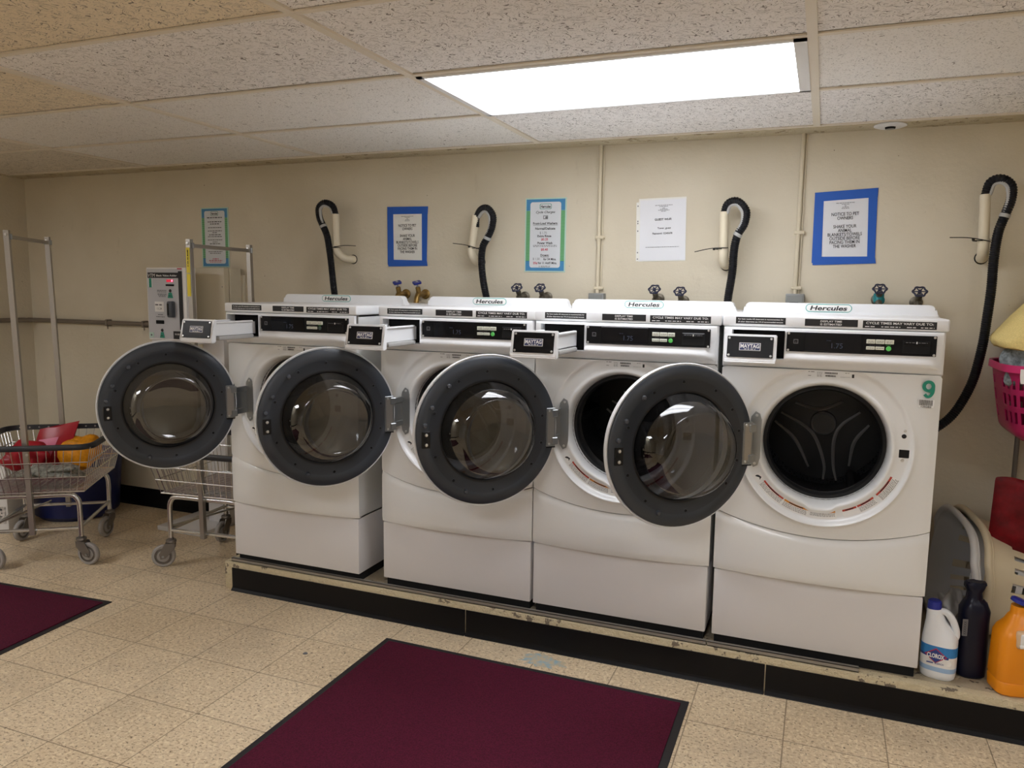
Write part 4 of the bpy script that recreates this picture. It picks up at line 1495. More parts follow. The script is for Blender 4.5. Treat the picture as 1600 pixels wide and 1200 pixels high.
# ------------------------------------------------------------------ laundry carts
def caster(parent, x, y, ztop, ang):
    """swivel caster, wheel trailing toward ang"""
    q = MB()
    u = Vector((math.cos(ang), math.sin(ang), 0)); n_ = Vector((-math.sin(ang), math.cos(ang), 0))
    o = Vector((x, y, 0))
    wc = o + u * .038 + Vector((0, 0, .0575))
    q.cyl(o + Vector((0, 0, ztop)), o + Vector((0, 0, .138)), .0135, 'caster_metal', 14)
    q.lathe([(0, .142), (.024, .140), (.026, .130), (.020, .122), (0, .120)], 'caster_metal', 20, T(x, y, 0))
    for s_ in (-1, 1):
        a = [o - u * .020 + Vector((0, 0, .124)), o + u * .028 + Vector((0, 0, .124)), wc + u * .018 + Vector((0, 0, .012)), wc + u * .012 - Vector((0, 0, .014)), wc - u * .012 - Vector((0, 0, .010)), o - u * .018 + Vector((0, 0, .095))]
        q.poly([p_ + n_ * s_ * .0185 for p_ in a], n_ * s_ * .0025, 'caster_metal')
    q.cyl(wc - n_ * .024, wc + n_ * .024, .006, 'steel', 10)
    mt = q.build('caster', parent)
    q = MB()
    mx = T(*wc) @ Vector((0, 0, 1)).rotation_difference(n_).to_matrix().to_4x4()
    q.lathe([(.012, -.013), (.030, -.012), (.034, -.007), (.040, -.007), (.042, -.012), (.052, -.012), (.0568, -.007), (.0575, 0), (.0568, .007), (.052, .012), (.042, .012), (.040, .007), (.034, .007), (.030, .012), (.012, .013)],
            ['caster_grey', 'caster_metal', 'caster_metal', 'caster_metal'] + ['caster_grey'] * 6 + ['caster_metal'] * 3 + ['caster_grey'], 32, mx, close=False)
    q.lathe([(0, -.013), (.012, -.013)], 'caster_metal', 16, mx); q.lathe([(0, .013), (.012, .013)], 'caster_metal', 16, mx)
    q.build('wheel', mt)

def make_cart(name, label, FR, ang, W_, D_, zr, zt, zbk, zrim, flare, pole_h, cast, lean, dots, pole_mat='alu', stickered=False, sx=None):
    """frame corner FR is its front right leg; local x to the left along -u, y toward the back"""
    u = Vector((math.cos(ang), math.sin(ang), 0)); s_ = Vector((-math.sin(ang), math.cos(ang), 0))
    org = Vector((FR[0], FR[1], 0)) - u * W_ / 2 + s_ * D_ / 2
    t = thing(name, label, 'laundry cart', org, ang, 'wire laundry carts with hanging racks')
    hx, hy = W_ / 2, D_ / 2
    q = MB()
    R_ = .0125
    for y in (-hy, hy):        # front and rear arches
        q.tube(cr([(-hx, y, .14), (-hx, y, zr), (-hx, y, zt - .06), (-hx + .012, y, zt - .018), (-hx + .05, y, zt), (0, y, zt), (hx - .05, y, zt), (hx - .012, y, zt - .018), (hx, y, zt - .06), (hx, y, zr), (hx, y, .14)], 5), R_, 'chrome', 12)
        q.tube([(-hx, y, zr), (hx, y, zr)], .009, 'chrome', 10)
    for x in (-hx, hx):
        q.tube([(x, -hy, zr + .004), (x, hy, zr + .004)], .009, 'chrome', 10)
    q.tube([(-hx, -hy, zr + .02), (-hx * .4, hy, zr + .02)], .006, 'chrome', 8)
    q.build('frame', t)
    for k, (x, y) in enumerate(((hx, -hy), (hx, hy), (-hx, -hy), (-hx, hy))):
        caster(t, x, y, .15, cast[k])
    # basket
    q = MB()
    bx, by = hx + .03, hy + .02
    tx_, ty_ = bx + flare[0], by + flare[1]
    def side_pt(a, v):
        """a in 0..4 round the perimeter, v 0 bottom..1 rim"""
        k = int(a) % 4; f = a - int(a)
        X_ = bx + (tx_ - bx) * v; Y_ = by + (ty_ - by) * v
        c = [(-X_, -Y_), (X_, -Y_), (X_, Y_), (-X_, Y_)]
        p0, p1 = c[k], c[(k + 1) % 4]
        return Vector((p0[0] + (p1[0] - p0[0]) * f, p0[1] + (p1[1] - p0[1]) * f, zbk + (zrim - zbk) * v))
    wr = .0019
    for k in range(4):
        n_ = 15 if k % 2 == 0 else 17
        for i in range(n_):
            a = k + i / n_
            q.tube([side_pt(a, 0), side_pt(a, 1)], wr, 'chrome', 5, caps=False)
    for v in (.0, .33, .66):
        q.tube([side_pt(a, v) for a in (0, 1, 2, 3)], .0032 if v else .004, 'chrome', 6, closed=True)
    nx, ny = 16, 30
    for i in range(1, nx):
        x = -bx + 2 * bx * i / nx
        q.tube([(x, -by, zbk), (x, by, zbk)], .0022, 'chrome', 4, caps=False)
    for j in range(1, ny):
        y = -by + 2 * by * j / ny
        q.tube([(-bx, y, zbk + .002), (bx, y, zbk + .002)], .0026, 'chrome', 4, caps=False)
    q.build('wire_basket', t)
    # bumper round the rim
    q = MB()
    rc = .07
    rim_ = []
    for (cx_, cy_, a0) in ((tx_ - rc, ty_ - rc, 0), (-tx_ + rc, ty_ - rc, 90), (-tx_ + rc, -ty_ + rc, 180), (tx_ - rc, -ty_ + rc, 270)):
        for k in range(7):
            a = math.radians(a0 + 15 * k)
            rim_.append(Vector((cx_ + rc * math.cos(a), cy_ + rc * math.sin(a), zrim)))
    n = len(rim_)
    for k in range(n):
        pass
    idx = q.mi('cart_bumper')
    rings = []
    for k in range(n):
        tdir = (rim_[(k + 1) % n] - rim_[k - 1]).normalized()
        out = Vector((tdir.y, -tdir.x, 0))
        sec = [(-.006, -.014), (.008, -.013), (.012, -.006), (.012, .006), (.008, .013), (-.006, .014)]
        rings.append([q.bm.verts.new(rim_[k] + out * a_ + Vector((0, 0, b_))) for a_, b_ in sec])
    for k in range(n):
        A, B_ = rings[k], rings[(k + 1) % n]
        for j in range(6):
            q.bm.faces.new((A[j], A[(j + 1) % 6], B_[(j + 1) % 6], B_[j])).material_index = idx
    bp = q.build('bumper', t)
    if dots:
        q = MB()
        for i in range(11):
            x = -tx_ + .06 + (2 * tx_ - .12) * i / 10
            q.lathe([(0, .004), (.004, .003), (.005, 0)], 'screw', 8, T(x, ty_ - .006, zrim) @ R(PI / 2, 'X'))
        q.build('rivets', bp)
    # hanging rack: two posts and the bar between them
    q = MB()
    for y in (-hy, hy):
        x_ = sx if sx else 0
        b0 = Vector((0, y + (-.016 if y < 0 else .016), zr - .02)); b1 = b0 + Vector((lean[0], lean[1], pole_h - zr + .02))
        q.tube([b0, b1], .0165, pole_mat, 4)
        q.lathe([(0, .004), (.006, .003), (.007, 0)], 'screw', 10, T(b0.x, b0.y - .013, zrim - .04) @ R(PI / 2, 'X'))
        q.lathe([(0, .004), (.006, .003), (.007, 0)], 'screw', 10, T(b1.x, b1.y - .013, pole_h - .02) @ R(PI / 2, 'X'))
    q.build('rack_posts', t)
    q = MB()
    a_ = Vector((lean[0], -hy - .012 + lean[1], pole_h - .030)); c_ = Vector((lean[0], hy + .012 + lean[1], pole_h - .030))
    q.tube([a_, c_], .0120, pole_mat, 4)
    for e in (a_, c_):
        q.box((e.x - .015, e.y - .005, e.z - .014), (e.x + .022, e.y + .005, e.z + .014), 'steel', .002, 1)
    q.build('rack_bar', t)
    if stickered:
        q = MB()
        for (z0_, z1_) in ((pole_h - .16, pole_h - .04), (pole_h - .27, pole_h - .163)):
            fr_ = (z0_ - zr) / (pole_h - zr)
            yb_ = -hy - .0295
            q.face([(-.010 + lean[0], yb_ + lean[1] * fr_, z0_), (.010 + lean[0], yb_ + lean[1] * fr_, z0_), (.010 + lean[0], yb_ + lean[1], z1_), (-.010 + lean[0], yb_ + lean[1], z1_)], 'yellow_sticker')
        q.text('!', .03, on_wall(lean[0], -hy - .031 + lean[1], pole_h - .08), 'ink', width=.006)
        q.dashes(-.14, -.06, -.002, .004, on_wall(lean[0], -hy - .031 + lean[1], pole_h - .10) @ R(-PI / 2, 'Z') @ T(.09, 0, 0), 'ink', .9, 3)
        q.build('warning_sticker', t)
    return t, org, u, s_

cartA, orgA, uA, sA = make_cart('laundry_cart', 'loaded wire laundry cart with grey casters nearest the left wall', (-3.375, -.925), math.radians(34), .43, .49, .19, .365, .385, .62, (.055, .05), 1.672,
                                [math.radians(-20), math.radians(250), math.radians(-20), math.radians(250)], (-.03, .0), True)
cartB, orgB, uB, sB = make_cart('laundry_cart', 'empty wire laundry cart standing between the round open door and the platform', (-2.527, -.722), math.radians(6), .415, .445, .19, .365, .385, .60, (.05, .05), 1.64,
                                [math.radians(75), math.radians(-90), math.radians(-150), math.radians(-90)], (-.02, .0), False, stickered=True)
cartB.name = 'laundry_cart.001'

# contents of the loaded cart
def lump(name, label, cat, c, size, m, seed, rz=0.0, amp=.22, tilt=0.0, sub=4, extra=None):
    q = MB()
    bm = q.bm
    bmesh.ops.create_icosphere(bm, subdivisions=sub, radius=1.0)
    r_ = random.Random(seed)
    ph = [(r_.uniform(0, 6), r_.uniform(1.6, 4.5), Vector((r_.uniform(-1, 1), r_.uniform(-1, 1), r_.uniform(-1, 1))).normalized()) for _ in range(9)]
    for v in bm.verts:
        d = v.co.normalized()
        k = 1.0
        for p_, f_, ax in ph:
            k += amp / 3 * math.sin(p_ + f_ * 2 * d.dot(ax) + 1.3 * math.sin(3 * d.x + p_))
        # squarer than a ball
        mx_ = max(abs(d.x), abs(d.y), abs(d.z))
        k *= 1 + .28 * (1 / mx_ - 1)
        v.co = Vector((d.x * size[0] * k, d.y * size[1] * k, d.z * size[2] * k))
    idx = q.mi(m)
    for f in bm.faces: f.material_index = idx
    if extra: extra(q)
    o = q.build(name, sharp=70)
    zmin = min(v.co.z for v in o.data.vertices)
    o.location = (c[0], c[1], c[2] - zmin)
    o.rotation_euler = (tilt, 0, rz)
    return tag(o, label, cat)
def inA(x, y, z): return orgA + uA * x + sA * y + Vector((0, 0, z))
# red printed packet leaning up against the rim
t = thing('detergent_packet', 'red printed plastic packet leaning in the loaded cart', 'packet', inA(-.07, .19, .40), math.radians(20))
q = MB()
def fpk(i, j):
    u_, v_ = i / 10, j / 10
    x = (u_ - .5) * .22; z = v_ * .245
    y = -.030 * math.sin(PI * u_) * math.sin(PI * v_) + .02 * v_ + .008 * math.sin(7 * u_ + 5 * v_)
    return (x + .10 * v_ - .03, y, z - .02 + .05 * u_ * v_)
q.grid(11, 11, fpk, 'bag_red')
q.grid(11, 11, lambda i, j: (fpk(i, j)[0], .045 * math.sin(PI * i / 10) * math.sin(PI * j / 10) + .02 * j / 10, fpk(i, j)[2]), 'bag_red')
bmesh.ops.remove_doubles(q.bm, verts=q.bm.verts, dist=.0005)
q.build('packet', t)
q = MB()
def pr(u_, v_, e=.002):
    p_ = fpk(u_ * 10, v_ * 10); return (p_[0], p_[1] - e, p_[2])
for (u0, v0, u1, v1, mm, e) in ((.12, .35, .62, .75, 'pink', .004), (.10, .22, .34, .55, 'yellow_print', .007)):
    q.grid(6, 6, lambda i, j: pr(u0 + (u1 - u0) * i / 5, v0 + (v1 - v0) * j / 5, e), mm)
for k in range(4):
    q.face([pr(.14 + .05 * k, .30 + .03 * k, .011), pr(.17 + .05 * k, .30 + .03 * k, .011), pr(.19 + .05 * k, .40 + .03 * k, .011), pr(.16 + .05 * k, .40 + .03 * k, .011)], 'ink')
q.build('print', t)
lump('red_bag', 'crumpled red bag lying in the loaded cart behind its front rim', 'bag', inA(-.14, .11, .392), (.10, .08, .075), 'bag_red', 3, .4)
lump('orange_bag', 'orange plastic bag in the loaded cart near the open washer door', 'bag', inA(.11, .14, .392), (.095, .075, .085), 'orange_cloth', 5, .2)
lump('grey_cloth', 'grey cloth bundled on the bottom of the loaded cart', 'cloth', inA(.0, .02, .392), (.14, .06, .032), 'grey_cloth', 9, .5, .3)
# blue tub, white box and red thing behind the cart
t = thing('blue_tub', 'dark blue round plastic tub on the floor behind the loaded cart', 'tub', (-4.19, -.29, 0))
q = MB()
q.lathe([(0, .002), (.20, 0), (.235, .03), (.262, .36), (.276, .362), (.276, .375), (.256, .375), (.226, .035), (0, .02)], 'blue_tub', 48)
q.build('shell', t)
q = MB()
q.box((-.12, -.10, 0), (.12, .10, .40), 'tape_white', .006, 2)
P(q, -.11, .11, .06, .16, -.1012, 'white_cloth')
for i in range(4): q.dashes(-.10, .09, .08 + .02 * i, .006, on_wall(0, -.1016, 0), 'ink', .9, i)
o = tag(q.build('white_carton'), 'white printed carton on the floor at the far left behind the cart', 'carton'); o.location = (-4.32, -.72, 0); o.rotation_euler = (0, 0, .5)

# ------------------------------------------------------------------ floor mats
def floor_mat_obj(c, label):
    cx_ = sum(p_[0] for p_ in c) / 4; cy_ = sum(p_[1] for p_ in c) / 4
    t = thing('floor_mat', label, 'floor mat', (cx_, cy_, 0), group='maroon floor mats with black edges')
    L = [Vector((x - cx_, y - cy_, 0)) for x, y in c]
    q = MB(); q.poly([p_ + Vector((0, 0, .0005)) for p_ in L], (0, 0, .0030), 'mat_rubber'); q.build('rubber_border', t)
    def inset(d):
        out = []
        for i, p_ in enumerate(L):
            a = (L[i - 1] - p_).normalized(); b_ = (L[(i + 1) % 4] - p_).normalized()
            out.append(p_ + a * d + b_ * d)
        return out
    q = MB(); q.poly([p_ + Vector((0, 0, .003)) for p_ in inset(.026)], (0, 0, .0045), 'maroon')
    q.build('carpet', t)
floor_mat_obj([(-1.510, -1.047), (-.287, -1.060), (-.290, -2.88), (-1.518, -2.87)], 'maroon mat with black border in front of the numbered washer and its neighbours')
c0 = Vector((-2.831, -1.222)); uu = Vector((-.998, -.066)).normalized(); vv = Vector((.066, -.998))
floor_mat_obj([tuple(c0 + uu * 1.22), tuple(c0), tuple(c0 + vv * 1.8), tuple(c0 + uu * 1.22 + vv * 1.8)], 'maroon mat with black border on the floor before the loaded cart')

# spots on the floor
q = MB(); q.lathe([(0, .003), (.008, .002), (.010, 0)], 'ink_grey', 12)
tag(q.build('bottle_cap'), 'tiny dark round scrap on the vinyl tiles left of the mat', 'scrap').location = (-1.734, -1.285, 0)
# scuffed pale blue paint where a tile has worn through
mp = mat('worn_blue_patch', (170, 182, 184), .6)
n = NT(mp)
f_ = n.noise(n.vec(), 38, 4, .7)
n.l(n.mix(n.ramp(f_, [(.45, B3), (.6, W3)]), lin((196, 182, 152)), lin((150, 178, 190))), n.b.inputs['Base Color'])
q = MB()
r_ = random.Random(12)
pts = []
for k in range(26):
    a = 2 * PI * k / 26
    rr_ = 1 + r_.uniform(-.3, .3)
    pts.append((-.862 + .088 * rr_ * math.cos(a), -.975 + .050 * rr_ * math.sin(a), .0006))
q.face(pts, mp)
tag(q.build('worn_patch'), 'worn pale blue patch on the vinyl tiles beyond the mat', 'patch')

# ------------------------------------------------------------------ bottles on the platform at the right
def super_ring(a, b_, e, n=32):
    out = []
    for k in range(n):
        th = 2 * PI * k / n
        c_, s_ = math.cos(th), math.sin(th)
        out.append((a * math.copysign(abs(c_) ** e, c_), b_ * math.copysign(abs(s_) ** e, s_)))
    return out
def loft(q, secs, m, n=32, cap=True):
    """secs: (z, a, b, e, ox, oy[, mat])"""
    rings = []
    for sc_ in secs:
        z, a, b_, e, ox, oy = sc_[:6]
        rings.append([q.bm.verts.new((ox + x, oy + y, z)) for x, y in super_ring(a, b_, e, n)])
    for i in range(len(rings) - 1):
        mm = secs[i][6] if len(secs[i]) > 6 else m
        idx = q.mi(mm)
        for k in range(n):
            q.bm.faces.new((rings[i][k], rings[i][(k + 1) % n], rings[i + 1][(k + 1) % n], rings[i + 1][k])).material_index = idx
    if cap:
        q.bm.faces.new(list(reversed(rings[0]))).material_index = q.mi(m)
        q.bm.faces.new(rings[-1]).material_index = q.mi(m)

PT = PZ + .0016
t = thing('bleach_bottle', 'white bleach bottle with blue cap and blue label touching the numbered washer', 'bottle', (.500, -.792, PT), math.radians(-14))
q = MB()
loft(q, [(0, .046, .036, .7, 0, 0), (.006, .052, .041, .7, 0, 0), (.02, .054, .043, .7, 0, 0), (.135, .054, .043, .7, 0, 0), (.150, .052, .041, .75, 0, 0), (.17, .044, .035, .8, -.006, 0),
         (.195, .031, .030, .9, -.016, 0), (.22, .0245, .0245, 1, -.022, 0), (.236, .0215, .0215, 1, -.024, 0), (.242, .018, .018, 1, -.024, 0)], 'bleach', 36)
q.build('body', t)
q = MB()
q.tube(cr([(-.008, 0, .226), (.012, 0, .226), (.030, 0, .208), (.042, 0, .18), (.046, 0, .155), (.040, 0, .135)], 6), [.0115] * 31, 'bleach', 14)
q.build('handle', t)
q = MB(); q.lathe([(0, .262), (.016, .262), (.0205, .258), (.022, .238), (.022, .232), (0, .232)], 'blue_cap', 28, T(-.024, 0, 0)); q.build('cap', t)
q = MB()
n_ = 36
sr = super_ring(.0548, .0438, .7, n_)
def strip_(z0_, z1_, k0, k1, m, e=1.0):
    for k in range(k0, k1):
        a_, b_ = sr[k % n_], sr[(k + 1) % n_]
        q.face([(a_[0] * e, a_[1] * e, z0_), (b_[0] * e, b_[1] * e, z0_), (b_[0] * e, b_[1] * e, z1_), (a_[0] * e, a_[1] * e, z1_)], m)
strip_(.030, .118, 18, 36, 'tape_white'); strip_(.084, .118, 18, 36, 'label_blue', 1.003); strip_(.078, .086, 18, 30, 'label_navy', 1.005); strip_(.030, .046, 18, 36, 'label_mid', 1.003); strip_(.046, .05, 18, 36, 'tape_white', 1.004)
def pt_front(x, z, e=1.02):
    # y on the label's front surface
    yv = -.0438 * (max(0, 1 - (abs(x) / .0548) ** (2 / .7))) ** (.7 / 2)
    return Vector((x, yv * e - .0012, z))
for (sx_, sz_, mm, e_) in ((.034, .026, 'ink_red', 0), (.030, .0225, 'label_navy', .0008)):
    D_ = [(-sx_, 0), (0, sz_), (sx_, 0), (0, -sz_)]
    steps = []
    for a_, b_ in zip(D_, D_[1:] + D_[:1]):
        for k in range(5): steps.append((a_[0] + (b_[0] - a_[0]) * k / 5, a_[1] + (b_[1] - a_[1]) * k / 5))
    c_ = pt_front(-.004, .086) - Vector((0, e_, 0))
    for a_, b_ in zip(steps, steps[1:] + steps[:1]):
        q.face([c_, pt_front(-.004 + a_[0], .086 + a_[1]) - Vector((0, e_, 0)), pt_front(-.004 + b_[0], .086 + b_[1]) - Vector((0, e_, 0))], mm)
q.text('CLOROX', .014, on_wall(-.004, -.0478, .079), 'ink_white', width=.052, bold=.04)
q.text('BLEACH', .006, on_wall(.008, -.0478, .058), 'label_navy', width=.026, bold=.02)
q.dashes(-.030, -.010, .058, .004, on_wall(0, -.0478, 0), 'label_navy', .9, 2)
q.lathe([(0, .0002), (.009, .0002)], 'tape_white', 16, T(.034, -.0405, .066) @ R(PI / 2, 'X') )
q.build('label', t, recalc=True)

t = thing('dark_bottle', 'dark blue bottle with a wrinkled neck between the bleach and the orange jug', 'bottle', (.602, -.742, PT), math.radians(8))
q = MB()
loft(q, [(0, .040, .034, .8, 0, 0), (.008, .046, .040, .8, 0, 0), (.06, .048, .041, .8, 0, 0), (.20, .046, .040, .8, 0, 0), (.235, .046, .040, .7, 0, 0), (.262, .036, .032, .8, 0, 0), (.272, .025, .024, .9, -.004, 0),
         (.296, .022, .021, 1, -.004, 0), (.312, .030, .022, .7, -.006, 0), (.322, .034, .020, .7, -.004, 0), (.330, .030, .016, .7, -.002, 0)], 'dark_bottle', 28)
r_ = random.Random(4)
for v in q.bm.verts:
    if v.co.z > .24: v.co += Vector((r_.uniform(-.002, .002), r_.uniform(-.002, .002), r_.uniform(-.002, .002)))
q.build('body', t)
q = MB(); q.box((-.046, -.034, .150), (-.030, -.0315, .208), 'ink_grey', mx=R(.0, 'Z')); q.text('XXXXXX', .008, T(-.0345, -.0345, .154) @ XZ @ R(PI / 2, 'Z'), 'ink', width=.048, align='LEFT'); q.bm.verts.ensure_lookup_table(); q.build('sticker', t, mx=T(.002, -.004, 0))

t = thing('orange_jug', 'orange detergent jug with blue cap cut by the picture edge', 'jug', (.735, -.800, PT), math.radians(14))
q = MB()
loft(q, [(0, .078, .052, .5, 0, 0), (.006, .084, .058, .5, 0, 0), (.04, .086, .060, .5, 0, 0), (.046, .083, .057, .5, 0, 0), (.054, .086, .060, .5, 0, 0), (.195, .084, .058, .55, 0, 0), (.215, .076, .052, .6, 0, 0), (.238, .058, .040, .7, .0, 0), (.256, .036, .032, .8, -.014, 0), (.264, .025, .026, 1, -.02, 0), (.29, .0235, .0235, 1, -.02, 0)], 'orange', 40)
q.build('body', t)
q = MB(); q.lathe([(0, .006), (.020, .006), (.026, .002), (.026, -.008), (.020, -.010), (0, -.010)], 'blue_cap', 24, T(-.020, 0, .306) @ R(.35, 'Y')); q.build('cap', t)
q = MB()
q.box((-.048, -.066, .165), (.012, -.040, .225), mat('jug_clear_panel', (206, 176, 140), .3), .012, 3)
q.build('grip_panel', t)
q = MB()
q.box((-.040, -.071, .182), (.004, -.060, .218), 'tape_white', .006, 2); q.box((-.042, -.072, .172), (.002, -.062, .184), 'tape_white', .004, 2)
q.text('x', .008, on_wall(-.018, -.0714, .197), 'ink_grey')
q.build('push_tap', t)

# ------------------------------------------------------------------ two laundry baskets lying on their sides, one in the other
def slotted_basket(name, label, m, rim_m, loc, rot, L_, W_, Dp, grp):
    """opening in the local XY plane at z=0, basket going down to z=-Dp; slots cut through the walls"""
    t = thing(name, label, 'laundry basket', loc, 0, grp)
    t.rotation_euler = rot
    q = MB()
    NP, NR = 100, 25
    e = .62
    def ring_(v):
        k = 1 - .16 * v
        return super_ring(L_ / 2 * k, W_ / 2 * (1 - .30 * v), e, NP)
    def fn(i, j):
        v = j / (NR - 1)
        p_ = ring_(v)[i % NP]
        return (p_[0], p_[1], -Dp * v)
    def skip(i, j):
        return i % 5 in (1, 2) and (8 <= j <= 13 or 16 <= j <= 21)
    V = q.grid(NP, NR, fn, m, skip=skip, wrap=True)
    # slotted bottom
    ab, bb = L_ / 2 * .84, W_ / 2 * .70
    def fbt(i, j):
        s2 = max(-1, min(1, (j / 27 * 2 - 1)))
        xe = (1 - abs(s2) ** (2 / e)) ** (e / 2)
        return (ab * xe * (i / 30 * 2 - 1), bb * s2, -Dp)
    q.grid(31, 28, fbt, m, skip=lambda i, j: j % 3 == 1 and 3 < j < 24 and (4 <= i <= 12 or 17 <= i <= 25))
    bmesh.ops.remove_doubles(q.bm, verts=q.bm.verts, dist=.0003)
    shell = q.build('shell', t, sharp=60)
    sol = shell.modifiers.new('thick', 'SOLIDIFY'); sol.thickness = .003; sol.offset = -1
    q = MB()
    rr_ = super_ring(L_ / 2 + .012, W_ / 2 + .012, e, 64)
    def hz(p_):     # handles dip at the ends
        return -.02 * max(0, 1 - (p_[1] / (W_ * .3)) ** 2) if abs(p_[0]) > L_ * .40 else 0
    q.tube([(p_[0], p_[1], hz(p_)) for p_ in rr_], .0125, rim_m, 12, closed=True)
    q.tube([(p_[0] * .985, p_[1] * .985, hz(p_) - .012) for p_ in rr_], .008, rim_m, 10, closed=True)
    q.build('rim', t)
    return t
# local z (out of the opening) points toward the washers and the viewer
def face_rot(zdir, xdir):
    z = Vector(zdir).normalized(); x = Vector(xdir); x = (x - z * x.dot(z)).normalized(); y = z.cross(x)
    return Matrix((x, y, z)).transposed().to_euler()
slotted_basket('laundry_basket', 'cream laundry basket lying on its side behind the dark bottle', 'basket_cream', 'basket_cream', (.616, -.330, PT + .232), face_rot((-.985, -.12, .12), (.10, -.99, -.04)), .50, .415, .29, 'nested laundry baskets')
slotted_basket('laundry_basket', 'pale grey laundry basket tucked in the cream one beside the numbered washer', 'basket_white', 'basket_white', (.573, -.330, PT + .232), face_rot((-.985, -.12, .12), (.10, -.99, -.04)), .50, .405, .27, 'nested laundry baskets')
lump('plastic_bag', 'translucent white plastic bag crumpled inside the pale grey basket', 'bag', (.585, -.40, .155), (.04, .09, .06), 'basket_white', 21, 0, .3)

# ------------------------------------------------------------------ pink basket of washing on a wire stand, red bag below
SX, SY, SZ = 1.058, -.225, .895
t = thing('wire_stand', 'dark metal stand under the pink basket', 'stand', (SX, SY, PT))
q = MB()
for x in (-.235, .235):
    for y in (-.17, .17):
        q.tube([(x, y, 0), (x, y, SZ - PT - .01)], .009, 'caster_metal', 12)
for z in (.30, SZ - PT - .016):
    for y in (-.17, .17): q.tube([(-.235, y, z), (.235, y, z)], .007, 'caster_metal', 8)
    for x in (-.235, .235): q.tube([(x, -.17, z), (x, .17, z)], .007, 'caster_metal', 8)
q.build('legs', t)
q = MB()
for k in range(14):
    x = -.23 + .46 * k / 13
    q.tube([(x, -.17, SZ - PT - .006), (x, .17, SZ - PT - .006)], .0025, 'chrome', 6)
q.build('wire_shelf', t)

t = thing('laundry_basket', 'bright pink slotted laundry basket full of clothes', 'laundry basket', (.998, SY, SZ), 0)
q = MB()
NP, NR = 112, 27
hb_ = .275
def fnb(i, j):
    v = j / (NR - 1)
    k = .84 + .16 * v ** .8
    if v < .12: k -= .10 * (1 - v / .12) ** 2
    p_ = super_ring(.30 * k, .22 * k, .40, NP)[i % NP]
    return (p_[0], p_[1], hb_ * v)
q.grid(NP, NR, fnb, 'magenta', wrap=True, skip=lambda i, j: ((i % 4) in (1, 2) and (j in (6, 7, 8, 9) or j in (12, 13, 14, 15) or j in (18, 19, 20))))
bt = [q.bm.verts.new((p_[0], p_[1], 0.0)) for p_ in super_ring(.30 * .74, .22 * .74, .40, NP)]
q.bm.faces.new(bt).material_index = q.mi('magenta')
sh_ = q.build('shell', t, sharp=60)
sol = sh_.modifiers.new('thick', 'SOLIDIFY'); sol.thickness = .003; sol.offset = -1
q = MB()
rr_ = super_ring(.312, .232, .40, 80)
secs = [(0, .0), (.010, .003), (.012, -.024), (.008, -.024), (.006, -.004), (0, -.006)]
rings = []
for p_ in rr_:
    d = Vector((p_[0], p_[1], 0)).normalized()
    rings.append([q.bm.verts.new(Vector((p_[0], p_[1], hb_)) + d * (a_ - .014) + Vector((0, 0, b_ + .002))) for a_, b_ in secs])
idx = q.mi('magenta_rim')
for k in range(80):
    A, B_ = rings[k], rings[(k + 1) % 80]
    for j in range(6):
        q.bm.faces.new((A[j], A[(j + 1) % 6], B_[(j + 1) % 6], B_[j])).material_index = idx
q.build('rim', t)

def cloth(name, label, cat, c, sx_, sy_, hfn, m, seed, n=26, drop=None, group=None):
    """a draped sheet with thickness"""
    r_ = random.Random(seed)
    ph = [(r_.uniform(0, 6), r_.uniform(5, 16), r_.uniform(0, PI)) for _ in range(5)]
    q = MB()
    def z(u_, v_):
        zz = hfn(u_, v_)
        for p_, f_, a_ in ph:
            zz += .004 * math.sin(p_ + f_ * (u_ * math.cos(a_) + v_ * math.sin(a_)) * 1.6)
        return zz
    q.grid(n, n, lambda i, j: ((i / (n - 1) * 2 - 1) * sx_, (j / (n - 1) * 2 - 1) * sy_, z(i / (n - 1) * 2 - 1, j / (n - 1) * 2 - 1)), m)
    o = q.build(name, sharp=80)
    s_ = o.modifiers.new('thick', 'SOLIDIFY'); s_.thickness = .006
    ss = o.modifiers.new('round', 'SUBSURF'); ss.levels = 1; ss.render_levels = 1
    o.location = c
    return tag(o, label, cat, group)
lump('clothes', 'grey-green garment heaped at the rim of the pink basket', 'clothes', (.765, -.33, SZ + .20), (.055, .05, .065), 'teal_cloth', 31, .3, .3)
lump('clothes', 'patterned white garment crumpled on top of the pink basket', 'clothes', (.845, -.35, SZ + .16), (.065, .055, .085), 'white_cloth', 32, .9, .35)
lump('clothes', 'plain white garment filling the middle of the pink basket', 'clothes', (1.06, -.20, SZ + .055), (.17, .12, .13), 'white_cloth', 33, .2, .2)
q = MB()
q.grid(6, 9, lambda i, j: (-.014 + .028 * i / 5 * (1 - .3 * (j / 8) ** 3) + .0042 * (j / 8) ** 3, -.003 * math.sin(PI * i / 5), -.052 * j / 8), 'tape_white')
o = tag(q.build('white_cloth_end'), 'white cloth end hanging over the pink rim', 'cloth'); o.location = (.745, SY - .222, SZ + .270)
sol = o.modifiers.new('thick', 'SOLIDIFY'); sol.thickness = .003
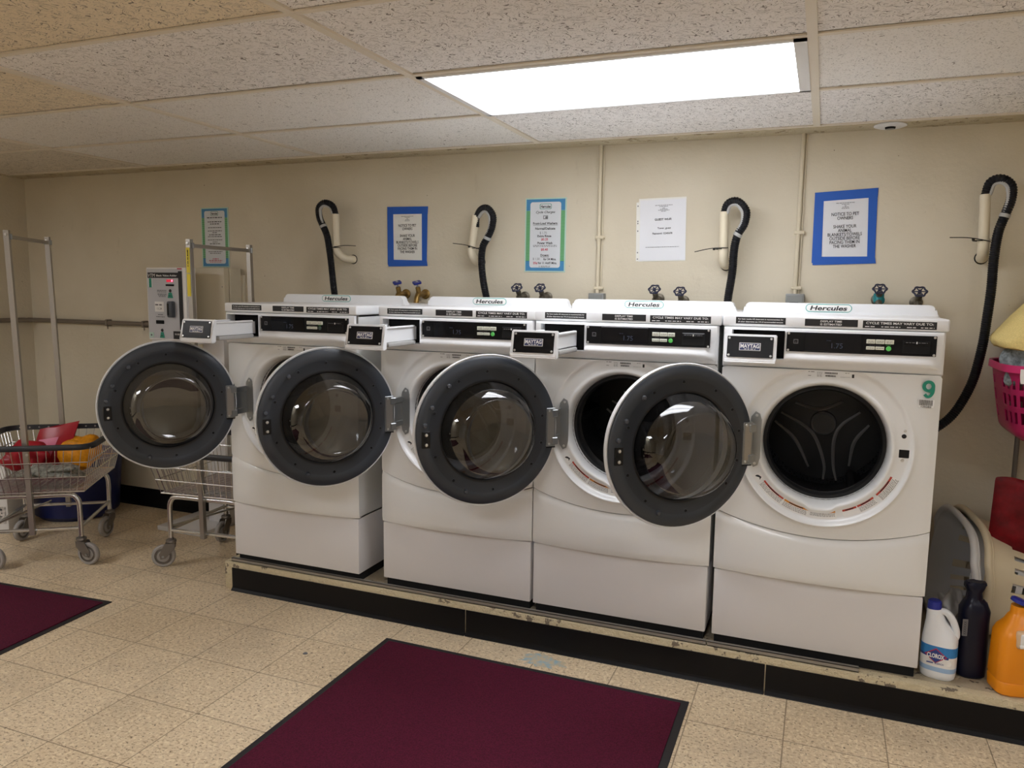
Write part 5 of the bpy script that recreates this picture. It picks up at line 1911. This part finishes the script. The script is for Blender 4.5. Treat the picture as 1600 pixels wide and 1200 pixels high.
# folded towel on top
q = MB()
prof = [(-.33, .0), (-.338, .025), (-.31, .065), (-.255, .135), (-.18, .205), (0, .25), (.15, .26), (.3, .24), (.34, .14), (.345, .04), (.33, -.005), (.15, -.008), (-.10, -.010), (-.27, -.010)]
pp = cr([Vector((x, 0, z)) for x, z in prof] + [Vector((-.33, 0, 0))], 4)[:-1]
ny_ = 14
V = []
r_ = random.Random(6)
for j in range(ny_):
    v = j / (ny_ - 1) * 2 - 1
    k = 1 - .10 * abs(v) ** 4
    V.append([q.bm.verts.new((p_.x * k + .01 * math.sin(3 * v), v * .19, p_.z * (1 - .22 * abs(v) ** 3) + .004 * math.sin(9 * v + p_.x * 20))) for p_ in pp])
idx = q.mi('towel')
for j in range(ny_ - 1):
    for i in range(len(pp)):
        i2 = (i + 1) % len(pp)
        q.bm.faces.new((V[j][i], V[j][i2], V[j + 1][i2], V[j + 1][i])).material_index = idx
q.bm.faces.new(V[0]).material_index = idx; q.bm.faces.new(list(reversed(V[-1]))).material_index = idx
o = q.build('towel', sharp=60); o.location = (1.012, SY + .01, 1.238)
tag(o, 'folded pale yellow towel lying on the clothes in the pink basket', 'towel')
# red bag
q = MB()
def fr(i, j):
    u_, v_ = i / 14, j / 14
    x = (u_ - .5) * .44 * (1 - .04 * v_); z = v_ * .285
    bulge = .038 * math.sin(PI * u_) ** .7 * math.sin(PI * min(1, .12 + v_ * .88)) ** .5
    return x, bulge, z
r_ = random.Random(8)
nz = [[r_.uniform(-.006, .006) for _ in range(15)] for _ in range(15)]
V1 = q.grid(15, 15, lambda i, j: (fr(i, j)[0], -fr(i, j)[1] + nz[i][j] * (0 < i < 14 and 0 < j < 14), fr(i, j)[2] + (.012 * math.sin(i) if j == 14 else 0)), 'bag_dark_red')
V2 = q.grid(15, 15, lambda i, j: (fr(i, j)[0], fr(i, j)[1] * .6, fr(i, j)[2] + (.012 * math.sin(i) if j == 14 else 0)), 'bag_dark_red')
bmesh.ops.remove_doubles(q.bm, verts=q.bm.verts, dist=.0004)
o = q.build('red_bag', sharp=70); o.location = (.885, SY - .225, .49)
s_ = o.modifiers.new('round', 'SUBSURF'); s_.levels = 1; s_.render_levels = 1
tag(o, 'dark red bag on the rail of the stand below the pink basket', 'bag')
